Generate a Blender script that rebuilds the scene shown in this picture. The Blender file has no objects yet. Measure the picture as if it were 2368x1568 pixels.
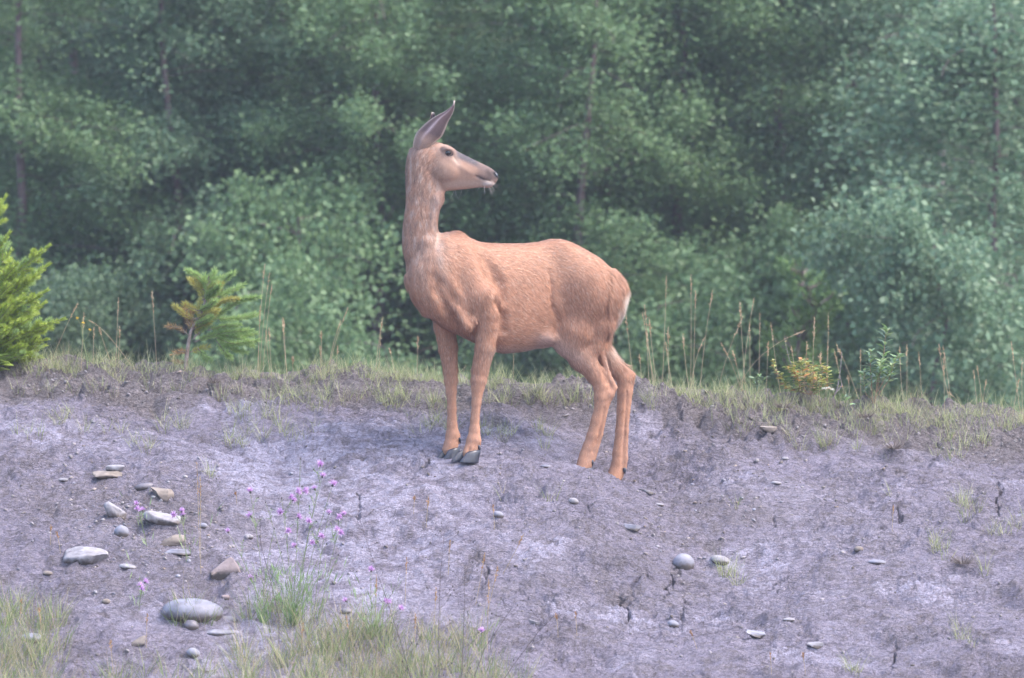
import bpy, math, random
import numpy as np
from mathutils import Vector, Matrix
random.seed(7)
RNG = np.random.default_rng(7)

# ------------------------------------------------------------------ camera, sky, sun, exposure
S = 558.0            # picture units per metre at the deer
CX, CY = 1183.5, 784.0
CAMD = 25.0
HAZE = 0.0014
CZ = (1065 - CY) / S
sc = bpy.context.scene
cam_d = bpy.data.cameras.new('camera')
cam = bpy.data.objects.new('camera', cam_d)
sc.collection.objects.link(cam)
cam.location = (0, -CAMD, CZ)
cam.rotation_euler = (math.radians(90), 0, 0)
cam_d.sensor_width = 36
cam_d.lens = 36 * CAMD / (2367 / S)
cam_d.clip_start = 0.5
cam_d.clip_end = 600
cam_d.dof.use_dof = True
cam_d.dof.focus_distance = 25.0
cam_d.dof.aperture_fstop = 4.2
cam_d.dof.aperture_blades = 9
sc.camera = cam

SUN_EL, SUN_AZ = math.radians(55), math.radians(106)     # azimuth measured from +Y (behind the deer) towards +X
world = bpy.data.worlds.new("World"); sc.world = world
world.use_nodes = True
wn = world.node_tree
for n in list(wn.nodes): wn.nodes.remove(n)
wo = wn.nodes.new('ShaderNodeOutputWorld'); wb = wn.nodes.new('ShaderNodeBackground')
sky = wn.nodes.new('ShaderNodeTexSky'); sky.sky_type = 'NISHITA'; sky.sun_disc = False
sky.sun_elevation = SUN_EL; sky.sun_rotation = SUN_AZ
sky.air_density = 1.0; sky.dust_density = 3.0; sky.ozone_density = 1.3
wb.inputs[1].default_value = 0.15
wn.links.new(sky.outputs[0], wb.inputs[0]); wn.links.new(wb.outputs[0], wo.inputs[0])
sun_d = bpy.data.lights.new('sun', 'SUN'); sun_d.energy = 0.85; sun_d.angle = math.radians(34)
sun_d.color = (1.0, 0.93, 0.86)
sun = bpy.data.objects.new('sun', sun_d); sc.collection.objects.link(sun)
sdir = Vector((math.sin(SUN_AZ) * math.cos(SUN_EL), math.cos(SUN_AZ) * math.cos(SUN_EL), math.sin(SUN_EL)))
sun.rotation_euler = sdir.to_track_quat('Z', 'Y').to_euler()
sun.location = (0, 0, 20)
vs = sc.view_settings
vs.view_transform = 'Standard'; vs.look = 'None'; vs.exposure = 1.95; vs.gamma = 1.0; vs.use_curve_mapping = False
sc.render.engine = 'CYCLES'
sc.cycles.use_denoising = True
sc.cycles.max_bounces = 10; sc.cycles.diffuse_bounces = 6; sc.cycles.transmission_bounces = 8; sc.cycles.transparent_max_bounces = 6
sc.cycles.caustics_reflective = False; sc.cycles.caustics_refractive = False

# ------------------------------------------------------------------ helpers
def P(px, py, Y):
    """picture units (2367 x 1568) at world depth Y -> world point"""
    f = (CAMD + Y) / CAMD
    return np.array([(px - CX) / S * f, Y, CZ + (CY - py) / S * f])

def to_px(co):
    f = (CAMD + co[..., 1]) / CAMD
    return CX + co[..., 0] * S / f, CY - (co[..., 2] - CZ) * S / f

def link(o, parent=None):
    sc.collection.objects.link(o)
    if parent is not None: o.parent = parent
    return o

def mesh_obj(name, verts, faces, mat, parent=None, smooth=False, mesh_only=False):
    me = bpy.data.meshes.new(name)
    verts = np.asarray(verts, dtype=np.float32)
    if isinstance(faces, np.ndarray):
        nf, k = faces.shape
        me.vertices.add(len(verts)); me.vertices.foreach_set('co', verts.ravel())
        me.loops.add(nf * k); me.loops.foreach_set('vertex_index', faces.astype(np.int32).ravel())
        me.polygons.add(nf)
        me.polygons.foreach_set('loop_start', np.arange(0, nf * k, k, dtype=np.int32))
        me.update(calc_edges=True)
    else:
        me.from_pydata([tuple(v) for v in verts], [], faces); me.update()
    if mat is not None: me.materials.append(mat)
    if smooth: me.polygons.foreach_set('use_smooth', np.ones(len(me.polygons), dtype=bool))
    if mesh_only: return me
    return link(bpy.data.objects.new(name, me), parent)

def set_color(me, name, cols):
    a = me.color_attributes.new(name, 'FLOAT_COLOR', 'POINT')
    c = np.ones((len(me.vertices), 4), dtype=np.float32); c[:, :3] = cols
    a.data.foreach_set('color', c.ravel())

def tag(o, label=None, cat=None, group=None, kind=None):
    if label: o['label'] = label
    if cat: o['category'] = cat
    if group: o['group'] = group
    if kind: o['kind'] = kind
    return o

def empty(name, loc):
    o = bpy.data.objects.new(name, None); sc.collection.objects.link(o); o.location = loc
    o.empty_display_size = 0.05
    return o

def part(name, me, parent):
    """child mesh whose vertices are given in world coordinates relative to the parent's location"""
    return link(bpy.data.objects.new(name, me), parent)

# numpy noise
PERM = np.random.default_rng(3).permutation(4096).astype(np.int64)
def _h(ix, iy, seed):
    return PERM[(PERM[(ix + seed * 131) & 4095] + iy) & 4095]
def perlin(x, y, seed=0):
    x0 = np.floor(x).astype(np.int64); y0 = np.floor(y).astype(np.int64)
    fx = x - x0; fy = y - y0
    u = fx * fx * fx * (fx * (fx * 6 - 15) + 10); v = fy * fy * fy * (fy * (fy * 6 - 15) + 10)
    def g(ix, iy, dx, dy):
        a = _h(ix, iy, seed) * (2 * math.pi / 4096)
        return np.cos(a) * dx + np.sin(a) * dy
    a = g(x0, y0, fx, fy); b = g(x0 + 1, y0, fx - 1, fy)
    c = g(x0, y0 + 1, fx, fy - 1); d = g(x0 + 1, y0 + 1, fx - 1, fy - 1)
    return ((a + u * (b - a)) * (1 - v) + (c + u * (d - c)) * v) * 1.5
def fbm(x, y, oc=4, seed=0, gain=0.5):
    r = 0; a = 1; f = 1
    for i in range(oc):
        r = r + a * perlin(x * f, y * f, seed + i * 7); a *= gain; f *= 2.03
    return r
def voronoi(x, y, seed=0):
    x0 = np.floor(x).astype(np.int64); y0 = np.floor(y).astype(np.int64)
    f1 = np.full(x.shape, 9.0); f2 = np.full(x.shape, 9.0); idm = np.zeros(x.shape)
    for i in (-1, 0, 1):
        for j in (-1, 0, 1):
            cx = x0 + i; cy = y0 + j
            h1 = _h(cx, cy, seed) / 4096.0; h2 = _h(cx, cy, seed + 17) / 4096.0
            d = np.sqrt((cx + h1 - x) ** 2 + (cy + h2 - y) ** 2)
            nr = d < f1
            f2 = np.where(nr, f1, np.minimum(f2, d)); idm = np.where(nr, _h(cx, cy, seed + 31) / 4096.0, idm)
            f1 = np.where(nr, d, f1)
    return f1, f2, idm
def sstep(a, b, x):
    t = np.clip((x - a) / (b - a), 0, 1); return t * t * (3 - 2 * t)

# node material helper
class NM:
    def __init__(s, name, rough=0.8, spec=0.3):
        s.m = bpy.data.materials.new(name); s.m.use_nodes = True; s.t = s.m.node_tree
        s.b = s.t.nodes['Principled BSDF']
        s.b.inputs['Roughness'].default_value = rough
        s.b.inputs['Specular IOR Level'].default_value = spec
    def n(s, typ, **k):
        nd = s.t.nodes.new(typ)
        for a, v in k.items():
            if a.startswith('i_'):
                nd.inputs[int(a[2:]) if a[2:].isdigit() else a[2:].replace('_', ' ')].default_value = v
            else: setattr(nd, a, v)
        return nd
    def l(s, a, b): s.t.links.new(a, b)
    def noise(s, scale, detail=4, rough=0.55, coord='Object', vec=None, stretch=None):
        nt = s.n('ShaderNodeTexNoise'); nt.inputs['Scale'].default_value = scale
        nt.inputs['Detail'].default_value = detail; nt.inputs['Roughness'].default_value = rough
        tc = s.n('ShaderNodeTexCoord')
        src = tc.outputs[coord]
        if stretch:
            mp = s.n('ShaderNodeMapping'); mp.inputs['Scale'].default_value = stretch
            s.l(src, mp.inputs[0]); src = mp.outputs[0]
        s.l(src, nt.inputs['Vector'])
        return nt
    def ramp(s, fac, stops):
        r = s.n('ShaderNodeValToRGB'); e = r.color_ramp.elements
        while len(e) < len(stops): e.new(0.5)
        for q, (p, c) in zip(e, stops):
            q.position = p; q.color = (c[0], c[1], c[2], 1)
        s.l(fac, r.inputs[0]); return r
    def mix(s, fac, a, b, mode='MIX'):
        m = s.n('ShaderNodeMix'); m.data_type = 'RGBA'; m.blend_type = mode
        for sock, v in ((m.inputs[0], fac), (m.inputs[6], a), (m.inputs[7], b)):
            if isinstance(v, (int, float)): sock.default_value = v
            elif isinstance(v, tuple): sock.default_value = (v[0], v[1], v[2], 1)
            else: s.l(v, sock)
        return m.outputs[2]
    def color(s, c):
        if isinstance(c, tuple): s.b.inputs['Base Color'].default_value = (c[0], c[1], c[2], 1)
        else: s.l(c, s.b.inputs['Base Color'])
    def bump(s, h, strength=0.3, dist=0.002):
        b = s.n('ShaderNodeBump'); b.inputs['Strength'].default_value = strength
        b.inputs['Distance'].default_value = dist
        s.l(h, b.inputs['Height']); s.l(b.outputs[0], s.b.inputs['Normal'])

def simple_mat(name, c1, c2=None, scale=20, rough=0.8, spec=0.3, bump=0.0, dist=0.002, translucent=0.0):
    m = NM(name, rough, spec)
    if c2 is None: c2 = tuple(x * 0.7 for x in c1)
    nz = m.noise(scale); r = m.ramp(nz.outputs[0], [(0.35, c1), (0.65, c2)])
    m.color(r.outputs[0])
    if bump: m.bump(m.noise(scale * 3).outputs[0], bump, dist)
    return m.m

def leaf_mat(name, stops, rough=0.45, spec=0.5, trans=0.25):
    """colour differs from leaf to leaf (random per island)"""
    m = NM(name, rough, spec)
    g = m.n('ShaderNodeNewGeometry')
    r = m.ramp(g.outputs['Random Per Island'], stops)
    m.color(r.outputs[0])
    if trans > 0:
        tr = m.n('ShaderNodeBsdfTranslucent'); m.l(r.outputs[0], tr.inputs[0])
        mx = m.n('ShaderNodeMixShader'); mx.inputs[0].default_value = trans
        out = m.t.nodes['Material Output']
        m.l(m.b.outputs[0], mx.inputs[1]); m.l(tr.outputs[0], mx.inputs[2]); m.l(mx.outputs[0], out.inputs[0])
    return m.m

# ------------------------------------------------------------------ terrain
TP = []
def row(Y, pts):
    for px, py in pts:
        p = P(px, py, Y); TP.append((p[0], Y, p[2]))
row(1.00, [(-200, 872), (100, 876), (450, 880), (800, 890), (1060, 900), (1300, 900), (1500, 905), (1700, 930), (1900, 958), (2100, 972), (2350, 980), (2560, 985)])
row(0.72, [(-200, 925), (100, 925), (450, 928), (800, 935), (1060, 940), (1300, 945), (1480, 945), (1620, 965), (1750, 985), (1900, 1005), (2100, 1020), (2350, 1028), (2560, 1030)])
row(0.36, [(-200, 985), (100, 985), (450, 992), (800, 1000), (1060, 1008), (1220, 1012), (1330, 1048), (1650, 1075), (1900, 1080), (2100, 1090), (2560, 1095)])
row(0.0, [(-200, 1048), (100, 1052), (450, 1056), (800, 1062), (960, 1064), (1060, 1066), (1200, 1068), (1300, 1078), (1700, 1150), (1900, 1150), (2150, 1150), (2560, 1155)])
TP.append(tuple(P(1360, 1094, .20))); TP.append(tuple(P(1425, 1128, .38))); TP.append(tuple(P(1500, 1118, .36)))
TP.append(tuple(P(1560, 1085, .45))); TP.append(tuple(P(1480, 1005, .62))); TP.append(tuple(P(1400, 1020, .6)))
TP.append(tuple(P(1335, 1074, .07))); TP.append(tuple(P(1390, 1093, .10))); TP.append(tuple(P(1440, 1114, .12)))
TP.append(tuple(P(1510, 1143, .12))); TP.append(tuple(P(1600, 1160, .08)))
row(-0.35, [(-200, 1140), (100, 1150), (300, 1140), (600, 1170), (1060, 1185), (1300, 1190), (1420, 1215), (1560, 1275), (1700, 1290), (1900, 1260), (2150, 1250), (2560, 1255)])
row(-0.80, [(-200, 1265), (100, 1270), (300, 1262), (600, 1292), (900, 1300), (1200, 1318), (1450, 1345), (1620, 1400), (1800, 1385), (2100, 1375), (2560, 1375)])
row(-1.50, [(-200, 1480), (300, 1470), (800, 1490), (1200, 1495), (1600, 1520), (2000, 1500), (2560, 1490)])
row(-2.20, [(-200, 1640), (600, 1640), (1200, 1645), (1800, 1650), (2560, 1640)])
row(-3.0, [(-200, 1760), (1200, 1770), (2560, 1760)])
row(1.6, [(-200, 868), (600, 878), (1300, 902), (2000, 968), (2560, 985)])
TP = np.array(TP)
def tps_fit(pts, lam=2e-4):
    n = len(pts); d = np.linalg.norm(pts[:, None, :2] - pts[None, :, :2], axis=2)
    K = np.where(d > 0, d * d * np.log(np.maximum(d, 1e-9)), 0) + lam * np.eye(n)
    Q = np.c_[np.ones(n), pts[:, :2]]
    A = np.zeros((n + 3, n + 3)); A[:n, :n] = K; A[:n, n:] = Q; A[n:, :n] = Q.T
    return np.linalg.solve(A, np.r_[pts[:, 2], 0, 0, 0])
TW = tps_fit(TP)
def tps(x, y):
    xs = np.clip(x, -2.9, 2.9); ysx = np.clip(y, -3.0, 1.6)
    r = TW[-3] + TW[-2] * xs + TW[-1] * ysx
    for i, (a, b, _) in enumerate(TP):
        d2 = (xs - a) ** 2 + (ysx - b) ** 2
        r = r + TW[i] * 0.5 * d2 * np.log(np.maximum(d2, 1e-12))
    return r

def grow(a, b, n, first):
    """n steps from a to b growing geometrically from 'first'"""
    r = 1.02
    L = abs(b - a)
    lo, hi = 1.001, 3.0
    for _ in range(60):
        r = (lo + hi) / 2
        if first * (r ** n - 1) / (r - 1) > L: hi = r
        else: lo = r
    s = first * (r ** np.arange(1, n + 1) - 1) / (r - 1)
    return a + np.sign(b - a) * s
XF = np.arange(-2.34, 2.3401, 0.0052)
YF = np.arange(-2.15, 1.22, 0.0062)
XS = np.r_[grow(XF[0], -120, 26, 0.03)[::-1], XF, grow(XF[-1], 120, 26, 0.03)]
YS = np.r_[grow(YF[0], -60, 24, 0.02)[::-1], YF, grow(YF[-1], 150, 34, 0.03)]
GX, GY = np.meshgrid(XS, YS)

CRACKS = [  # (polyline in picture units, half width m, depth m)
 ([(975, 1050), (985, 1060), (983, 1072), (990, 1088)], .0075, .05),
 ([(2310, 1085), (2306, 1110), (2312, 1130), (2305, 1150), (2308, 1170), (2303, 1192)], .009, .06),
 ([(2072, 1468), (2068, 1500), (2062, 1520), (2058, 1540)], .007, .05),
 ([(2076, 1168), (2082, 1190), (2078, 1205)], .006, .045),
 ([(1430, 1360), (1440, 1385), (1452, 1400), (1450, 1425), (1456, 1442)], .009, .05),
 ([(1565, 1300), (1560, 1335), (1545, 1370), (1535, 1395)], .007, .05),
 ([(820, 1135), (830, 1150), (832, 1180), (825, 1200)], .005, .035),
 ([(1195, 1350), (1210, 1375), (1208, 1400)], .005, .035),
 ([(1365, 1165), (1370, 1185), (1378, 1195)], .006, .04),
 ([(1310, 1280), (1322, 1295), (1318, 1310)], .005, .03),
 ([(1108, 1165), (1130, 1190), (1120, 1205)], .004, .03),
 ([(1350, 1165), (1345, 1180), (1352, 1200)], .004, .03),
 ([(1784, 1180), (1790, 1200), (1795, 1218)], .005, .035),
 ([(1790, 1360), (1800, 1340), (1815, 1332)], .005, .035),
 ([(770, 1055), (782, 1075), (790, 1090)], .004, .03),
 ([(1110, 1300), (1125, 1320), (1118, 1345), (1108, 1360)], .006, .04),
 ([(2025, 1395), (2032, 1410), (2040, 1425)], .004, .03),
 ([(1580, 1400), (1590, 1410), (1570, 1445)], .006, .04),
 ([(480, 895), (478, 905), (486, 935)], .006, .04),
 ([(640, 1190), (655, 1210), (650, 1230)], .003, .025),
 ([(1010, 1205), (1022, 1225), (1020, 1240)], .004, .03),
 ([(1500, 1345), (1475, 1355), (1450, 1352)], .006, .035),
 ([(2200, 1290), (2230, 1320), (2260, 1315)], .004, .03),
 ([(2160, 1440), (2200, 1452), (2230, 1450)], .004, .03),
 ([(1700, 1350), (1740, 1370), (1735, 1390)], .004, .03),
 ([(20, 1190), (60, 1180), (90, 1190)], .004, .03),
 ([(540, 1140), (552, 1155), (548, 1175)], .003, .025),
]
PITS = [  # px, py, rx, rz (picture units), depth
 (1110, 1305, 28, 16, .045), (1430, 1372, 42, 20, .06), (1230, 1385, 18, 12, .03), (1690, 1010, 12, 8, .03),
 (1555, 968, 20, 16, .035), (1620, 952, 26, 12, .04), (1500, 1010, 16, 14, .03), (1560, 1075, 16, 10, .025),
 (1640, 1260, 22, 12, .03), (120, 1180, 14, 7, .03), (2140, 1430, 26, 6, .03), (300, 1545, 30, 8, .03),
 (1820, 1500, 16, 6, .02), (1270, 1275, 14, 8, .02), (770, 965, 26, 10, .03), (1080, 1330, 14, 10, .03),
 (1560, 1320, 12, 16, .03), (1800, 1030, 24, 8, .03), (1500, 1100, 12, 7, .02), (1890, 1255, 18, 6, .02),
]
def base_h(x, y):
    z = tps(x, y)
    # far behind the crest: falls away to a flat, then a wooded hillside
    zb = -1.15 - 0.1 * np.sin(x * .2) + sstep(28, 80, y) * 20
    z = z * (1 - sstep(1.3, 6.5, y)) + zb * sstep(1.3, 6.5, y)
    zf = -2.4
    z = z * (1 - sstep(-2.6, -6.5, y)) + zf * sstep(-2.6, -6.5, y)
    side = sstep(2.9, 14, np.abs(x)) * (1 - sstep(1.3, 6.5, y)) * (1 - sstep(-2.6, -6.5, y))
    return z + side * 0.12 * np.sin(x * .8 + 1)
GZ = base_h(GX, GY)

# detail displacement in the fine area
fx0, fx1 = 26, 26 + len(XF); fy0, fy1 = 24, 24 + len(YF)
near = np.exp(-np.maximum(0, np.abs(GX) - 2.34) / 0.5) * np.exp(-np.maximum(0, np.maximum(-2.15 - GY, GY - 1.22)) / 0.5)
sl = (slice(fy0 - 8, fy1 + 8), slice(fx0 - 8, fx1 + 8))
x = GX[sl]; y = GY[sl]; z = GZ[sl]; nr = near[sl]
f_ = (CAMD + y) / CAMD
px = CX + x * S / f_; py = CY - (z - CZ) * S / f_
def blob(cx, cy, rx, ry):
    return np.exp(-(((px - cx) / rx) ** 2 + ((py - cy) / ry) ** 2))
# area masks
gravel = np.clip(1.1 * blob(380, 1230, 190, 110) + .8 * blob(130, 1160, 120, 60) + .5 * blob(1560, 1220, 160, 130) + .5 * blob(1750, 1180, 200, 60), 0, 1)
crest = sstep(.55, .78, y + .10 * perlin(x * 2.2, y * 0, 5))
crest = np.clip(crest + sstep(1500, 1800, px) * sstep(1085, 1010, py + 30 * perlin(x * 3, y * 3, 6)) * .8, 0, 1)
feet = np.clip(blob(1066, 1068, 60, 24) * 1.2, 0, 1)
warp = fbm(x * 3, y * 3, 3, 50) * .12
disp = fbm(x * 1.7, y * 2.3, 3, 1) * .050 * (1 - .8 * feet)
md = fbm(x * 5 + warp * 4, y * 11, 4, 11)
disp += md * .011 * (1 - .6 * feet)
# flaky dried plates: stepped noise, edges wander along the slope contour
fl = fbm(x * 4.2 + warp * 4, y * 16 + warp * 5, 4, 21, .55)
k = 5.0
st = np.floor(fl * k) / k; fr = fl * k - np.floor(fl * k)
plate = st + sstep(.0, .16, fr) / k
plmask = np.clip(.35 + 1.3 * perlin(x * 2.3 + 4, y * 3.1, 33) + .25, 0, 1) * (1 - .5 * gravel)
disp += (plate * .034) * plmask * (1 - .7 * feet)
fl2 = fbm(x * 8.5 + warp * 4, y * 36 + warp * 12, 3, 41, .55)
fr2 = fl2 * 4 - np.floor(fl2 * 4)
disp += (np.floor(fl2 * 4) / 4 + sstep(0, .14, fr2) / 4) * .021 * np.clip(.6 + perlin(x * 3, y * 3, 44), .1, 1)
fl3 = fbm(x * 19 + warp * 8, y * 74 + warp * 20, 3, 47, .55); fr3 = fl3 * 3 - np.floor(fl3 * 3)
disp += (np.floor(fl3 * 3) / 3 + sstep(0, .2, fr3) / 3) * .0052 * (1 - .5 * feet)
# grit
disp += fbm(x * 40, y * 80, 3, 61, .6) * .0022
disp += np.abs(fbm(x * 90, y * 90, 2, 71)) * .0026
# clods in the gravelly soil and the torn turf edge
f1, f2, cid = voronoi(x * 26 + warp * 6, y * 30, 81)
disp += gravel * np.sqrt(np.clip(1 - f1 * 1.35, 0, 1)) * .009 * (cid > .35)
f1, f2, cid = voronoi(x * 12 + warp * 9, y * 22, 82)
lump = np.sqrt(np.clip(1 - f1 * 1.2, 0, 1)) * (.3 + cid)
disp += np.clip(crest, 0, 1) * lump * .040
f1, f2, cid = voronoi(x * 28 + warp * 9, y * 48, 83)
disp += np.clip(crest, 0, 1) * np.sqrt(np.clip(1 - f1 * 1.2, 0, 1)) * .012
disp += crest * fbm(x * 10, y * 12, 3, 91) * .018
f1, f2, cid = voronoi(x * 20 + warp * 12, y * 30 + warp * 6, 86)
scarp = np.clip(blob(1590, 985, 90, 50) + blob(1700, 1010, 120, 40) + .7 * blob(1440, 1370, 70, 40) + .7 * blob(1120, 1310, 60, 36) + .6 * blob(1620, 1080, 80, 50) + .5 * blob(2120, 1270, 90, 40) + .5 * blob(1250, 1385, 70, 30) + .8 * blob(1500, 930, 80, 22) + .45 * blob(300, 940, 260, 22) + .45 * blob(780, 950, 200, 20) + .5 * blob(1820, 1040, 120, 24), 0, 1)
disp += scarp * ((.3 + cid) * np.sqrt(np.clip(1 - f1 * 1.1, 0, 1)) * .040 + fbm(x * 12, y * 18, 4, 98) * .032)
# fine crack network in patches
f1, f2, cid = voronoi(x * 8 + fbm(x * 20, y * 20, 2, 95) * .35, y * 12 + fbm(x * 20, y * 20, 2, 96) * .35, 84)
net = np.exp(-((f2 - f1) / .035) ** 2) * sstep(.05, .35, perlin(x * 1.7 + 9, y * 1.9, 97)) * (1 - crest)
disp -= net * .012
GDIRT = np.zeros_like(GX); 
z = z + disp * nr - .034 * sstep(.6, 1.0, y) * nr
# firm level ground under the front hooves
fm_ = np.exp(-(((x - P(1058, 0, 0)[0]) / .13) ** 2 + ((y + .03) / .14) ** 2) ** 2)
zp = P(0, 1067.5, -.12)[2] + (P(0, 1059.5, .07)[2] - P(0, 1067.5, -.12)[2]) * (y + .12) / .19
z = z * (1 - fm_) + (zp + fbm(x * 30, y * 50, 3, 151) * .0025) * fm_
# cracks and pits, drawn in picture units on the sheet
pw = px + 10 * fbm(x * 24, y * 30, 3, 101); pq = py + 10 * fbm(x * 24, y * 30, 3, 102)
HOLE_SHADE = np.zeros(x.shape)
for pl, hw, dep in [c_ for c_ in CRACKS if c_[2] > .031]:
    d = np.full(x.shape, 1e9); tt = np.zeros(x.shape)
    for i, (a, b) in enumerate(zip(pl[:-1], pl[1:])):
        ax, ay = a; bx, by = b; L2 = (bx - ax) ** 2 + (by - ay) ** 2
        t = np.clip(((pw - ax) * (bx - ax) + (pq - ay) * (by - ay)) / L2, 0, 1)
        dd = np.hypot(pw - ax - t * (bx - ax), pq - ay - t * (by - ay))
        nrr = dd < d; d = np.where(nrr, dd, d); tt = np.where(nrr, (i + t) / (len(pl) - 1), tt)
    w = .6 * hw * S * (0.25 + np.sin(np.clip(tt, 0, 1) * math.pi) ** .6) * (.75 + .5 * perlin(x * 25, y * 25, 5))
    z = z - 1.5 * dep * np.exp(-(d / np.maximum(w, .5)) ** 4)
    HOLE_SHADE = np.maximum(HOLE_SHADE, np.exp(-(d / np.maximum(w * .85, .8)) ** 4) * .75)
for cx, cy, rx, rz, dep in PITS:
    q = ((pw - cx) / rx) ** 2 + ((pq - cy) / rz) ** 2
    HOLE_SHADE = np.maximum(HOLE_SHADE, np.exp(-q ** 2) * .9)
    z = z - dep * np.exp(-q ** 2) * (1 + .3 * perlin(x * 30, y * 30, 8)) * .45
GZ[sl] = z
dirt_shade = np.clip(.55 * gravel + .9 * crest + .55 * sstep(.0, .5, md * .9 + perlin(x * 1.3, y * 2, 111) * .7) * .8
               + .6 * sstep(.0, .5, fbm(x * 22, y * 42, 4, 112, .65)), 0, 1)
pale = np.clip(sstep(.0, .55, perlin(x * 1.5 + 3, y * 2.2, 121) + .25 * md) * plmask * (1 - crest) * (1 - .6 * gravel), 0, 1)
pale = np.clip(pale * (.35 + 1.1 * sstep(-.3, .5, fbm(x * 14, y * 26, 4, 131, .65))) + .9 * blob(1475, 985, 55, 60), 0, 1)  # last blob: lit face of the scarp painted paler
zone = np.clip(blob(700, 1080, 420, 70) + blob(900, 1200, 300, 130) + blob(830, 1350, 180, 120) + .8 * blob(340, 1425, 190, 45) + .7 * blob(1250, 985, 180, 50) + .5 * blob(1950, 1200, 260, 110) + .4 * blob(1900, 1450, 260, 90) + .6 * blob(150, 1030, 200, 40), 0, 1)
pale = np.clip(pale + .85 * zone * sstep(-.55, .45, fbm(x * 9, y * 22, 5, 141, .65)) * (1 - gravel) * (1 - crest), 0, 1)
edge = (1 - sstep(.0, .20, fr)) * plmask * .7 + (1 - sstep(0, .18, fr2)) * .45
dirt_shade = np.clip(dirt_shade + edge * (1 - crest) * (1 - .5 * feet) + HOLE_SHADE, 0, 1); pale = pale * (1 - np.clip(edge + HOLE_SHADE, 0, 1))  # shadow of flake edges, cracks and pits painted in along with the dirt
DIRT_SHADE = np.ones_like(GX) * .7; PALE = np.zeros_like(GX); TURF = np.ones_like(GX)
DIRT_SHADE[sl] = dirt_shade; PALE[sl] = pale; TURF[sl] = crest

ny, nx = GX.shape
idx = np.arange(ny * nx).reshape(ny, nx)
quads = np.stack([idx[:-1, :-1], idx[:-1, 1:], idx[1:, 1:], idx[1:, :-1]], -1).reshape(-1, 4)
gm = NM('dried_clay', 0.85, 0.28)
at = gm.n('ShaderNodeAttribute'); at.attribute_name = 'mask'
sep = gm.n('ShaderNodeSeparateColor'); gm.l(at.outputs['Color'], sep.inputs[0])
n1 = gm.noise(9, 8, .65); n2 = gm.noise(70, 6, .7); n3 = gm.noise(300, 4, .7)
clay = gm.ramp(n1.outputs[0], [(.3, (.255, .228, .298)), (.7, (.375, .336, .430))])
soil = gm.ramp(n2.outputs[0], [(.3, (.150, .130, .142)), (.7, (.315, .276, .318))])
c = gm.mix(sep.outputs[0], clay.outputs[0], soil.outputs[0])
c = gm.mix(sep.outputs[1], c, (.50, .465, .60))
turf = gm.ramp(n2.outputs[0], [(.3, (.135, .115, .113)), (.7, (.315, .275, .280))])
tf = gm.n('ShaderNodeMath', operation='MULTIPLY', i_1=.75); gm.l(sep.outputs[2], tf.inputs[0])
c = gm.mix(tf.outputs[0], c, turf.outputs[0])
sp = gm.ramp(n3.outputs[0], [(.30, (.55, .54, .54)), (.5, (1, 1, 1)), (.70, (1.4, 1.38, 1.38))])
c = gm.mix(1.0, c, sp.outputs[0], 'MULTIPLY')
CLAYC = c
# fine relief: dried scales lying along the slope, hairline cracks, grit
tcg = gm.n('ShaderNodeTexCoord'); mpg = gm.n('ShaderNodeMapping'); mpg.inputs['Scale'].default_value = (1, 1.9, 2.6); gm.l(tcg.outputs['Object'], mpg.inputs[0])
na = gm.n('ShaderNodeTexNoise'); na.inputs['Scale'].default_value = 26; na.inputs['Detail'].default_value = 7; na.inputs['Roughness'].default_value = .68; na.inputs['Distortion'].default_value = .6; gm.l(mpg.outputs[0], na.inputs['Vector'])
nb = gm.n('ShaderNodeTexNoise'); nb.inputs['Scale'].default_value = 80; nb.inputs['Detail'].default_value = 5; nb.inputs['Roughness'].default_value = .7; gm.l(mpg.outputs[0], nb.inputs['Vector'])
wv_ = gm.n('ShaderNodeMix'); wv_.data_type = 'VECTOR'; wv_.inputs[0].default_value = .06; gm.l(mpg.outputs[0], wv_.inputs[4]); gm.l(na.outputs['Color'], wv_.inputs[5])
vo = gm.n('ShaderNodeTexVoronoi'); vo.feature = 'DISTANCE_TO_EDGE'; vo.inputs['Scale'].default_value = 13; gm.l(wv_.outputs[1], vo.inputs['Vector'])
ck = gm.n('ShaderNodeMapRange'); ck.inputs[1].default_value = 0; ck.inputs[2].default_value = .035; gm.l(vo.outputs['Distance'], ck.inputs[0])
terr = gm.n('ShaderNodeMath', operation='SNAP', i_1=.09); gm.l(na.outputs[0], terr.inputs[0])
s1 = gm.n('ShaderNodeMath', operation='MULTIPLY_ADD', i_1=.8); gm.l(na.outputs[0], s1.inputs[0]); gm.l(terr.outputs[0], s1.inputs[2])
s2 = gm.n('ShaderNodeMath', operation='MULTIPLY_ADD', i_1=.5); gm.l(nb.outputs[0], s2.inputs[0]); gm.l(s1.outputs[0], s2.inputs[2])
s3 = gm.n('ShaderNodeMath', operation='MULTIPLY_ADD', i_1=.30); gm.l(ck.outputs[0], s3.inputs[0]); gm.l(s2.outputs[0], s3.inputs[2])
grc = gm.ramp(nb.outputs[0], [(.30, (.70, .68, .68)), (.48, (1, 1, 1)), (.66, (1.12, 1.12, 1.12))])
gm.color(gm.mix(1.0, CLAYC, grc.outputs[0], 'MULTIPLY'))
gm.bump(s3.outputs[0], 1.0, .034)
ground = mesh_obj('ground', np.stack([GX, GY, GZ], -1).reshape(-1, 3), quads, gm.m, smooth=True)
set_color(ground.data, 'mask', np.stack([DIRT_SHADE, PALE, TURF], -1).reshape(-1, 3))
tag(ground, 'pale lilac grey dried clay bank with cracks and flaky plates', kind='structure')

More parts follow.
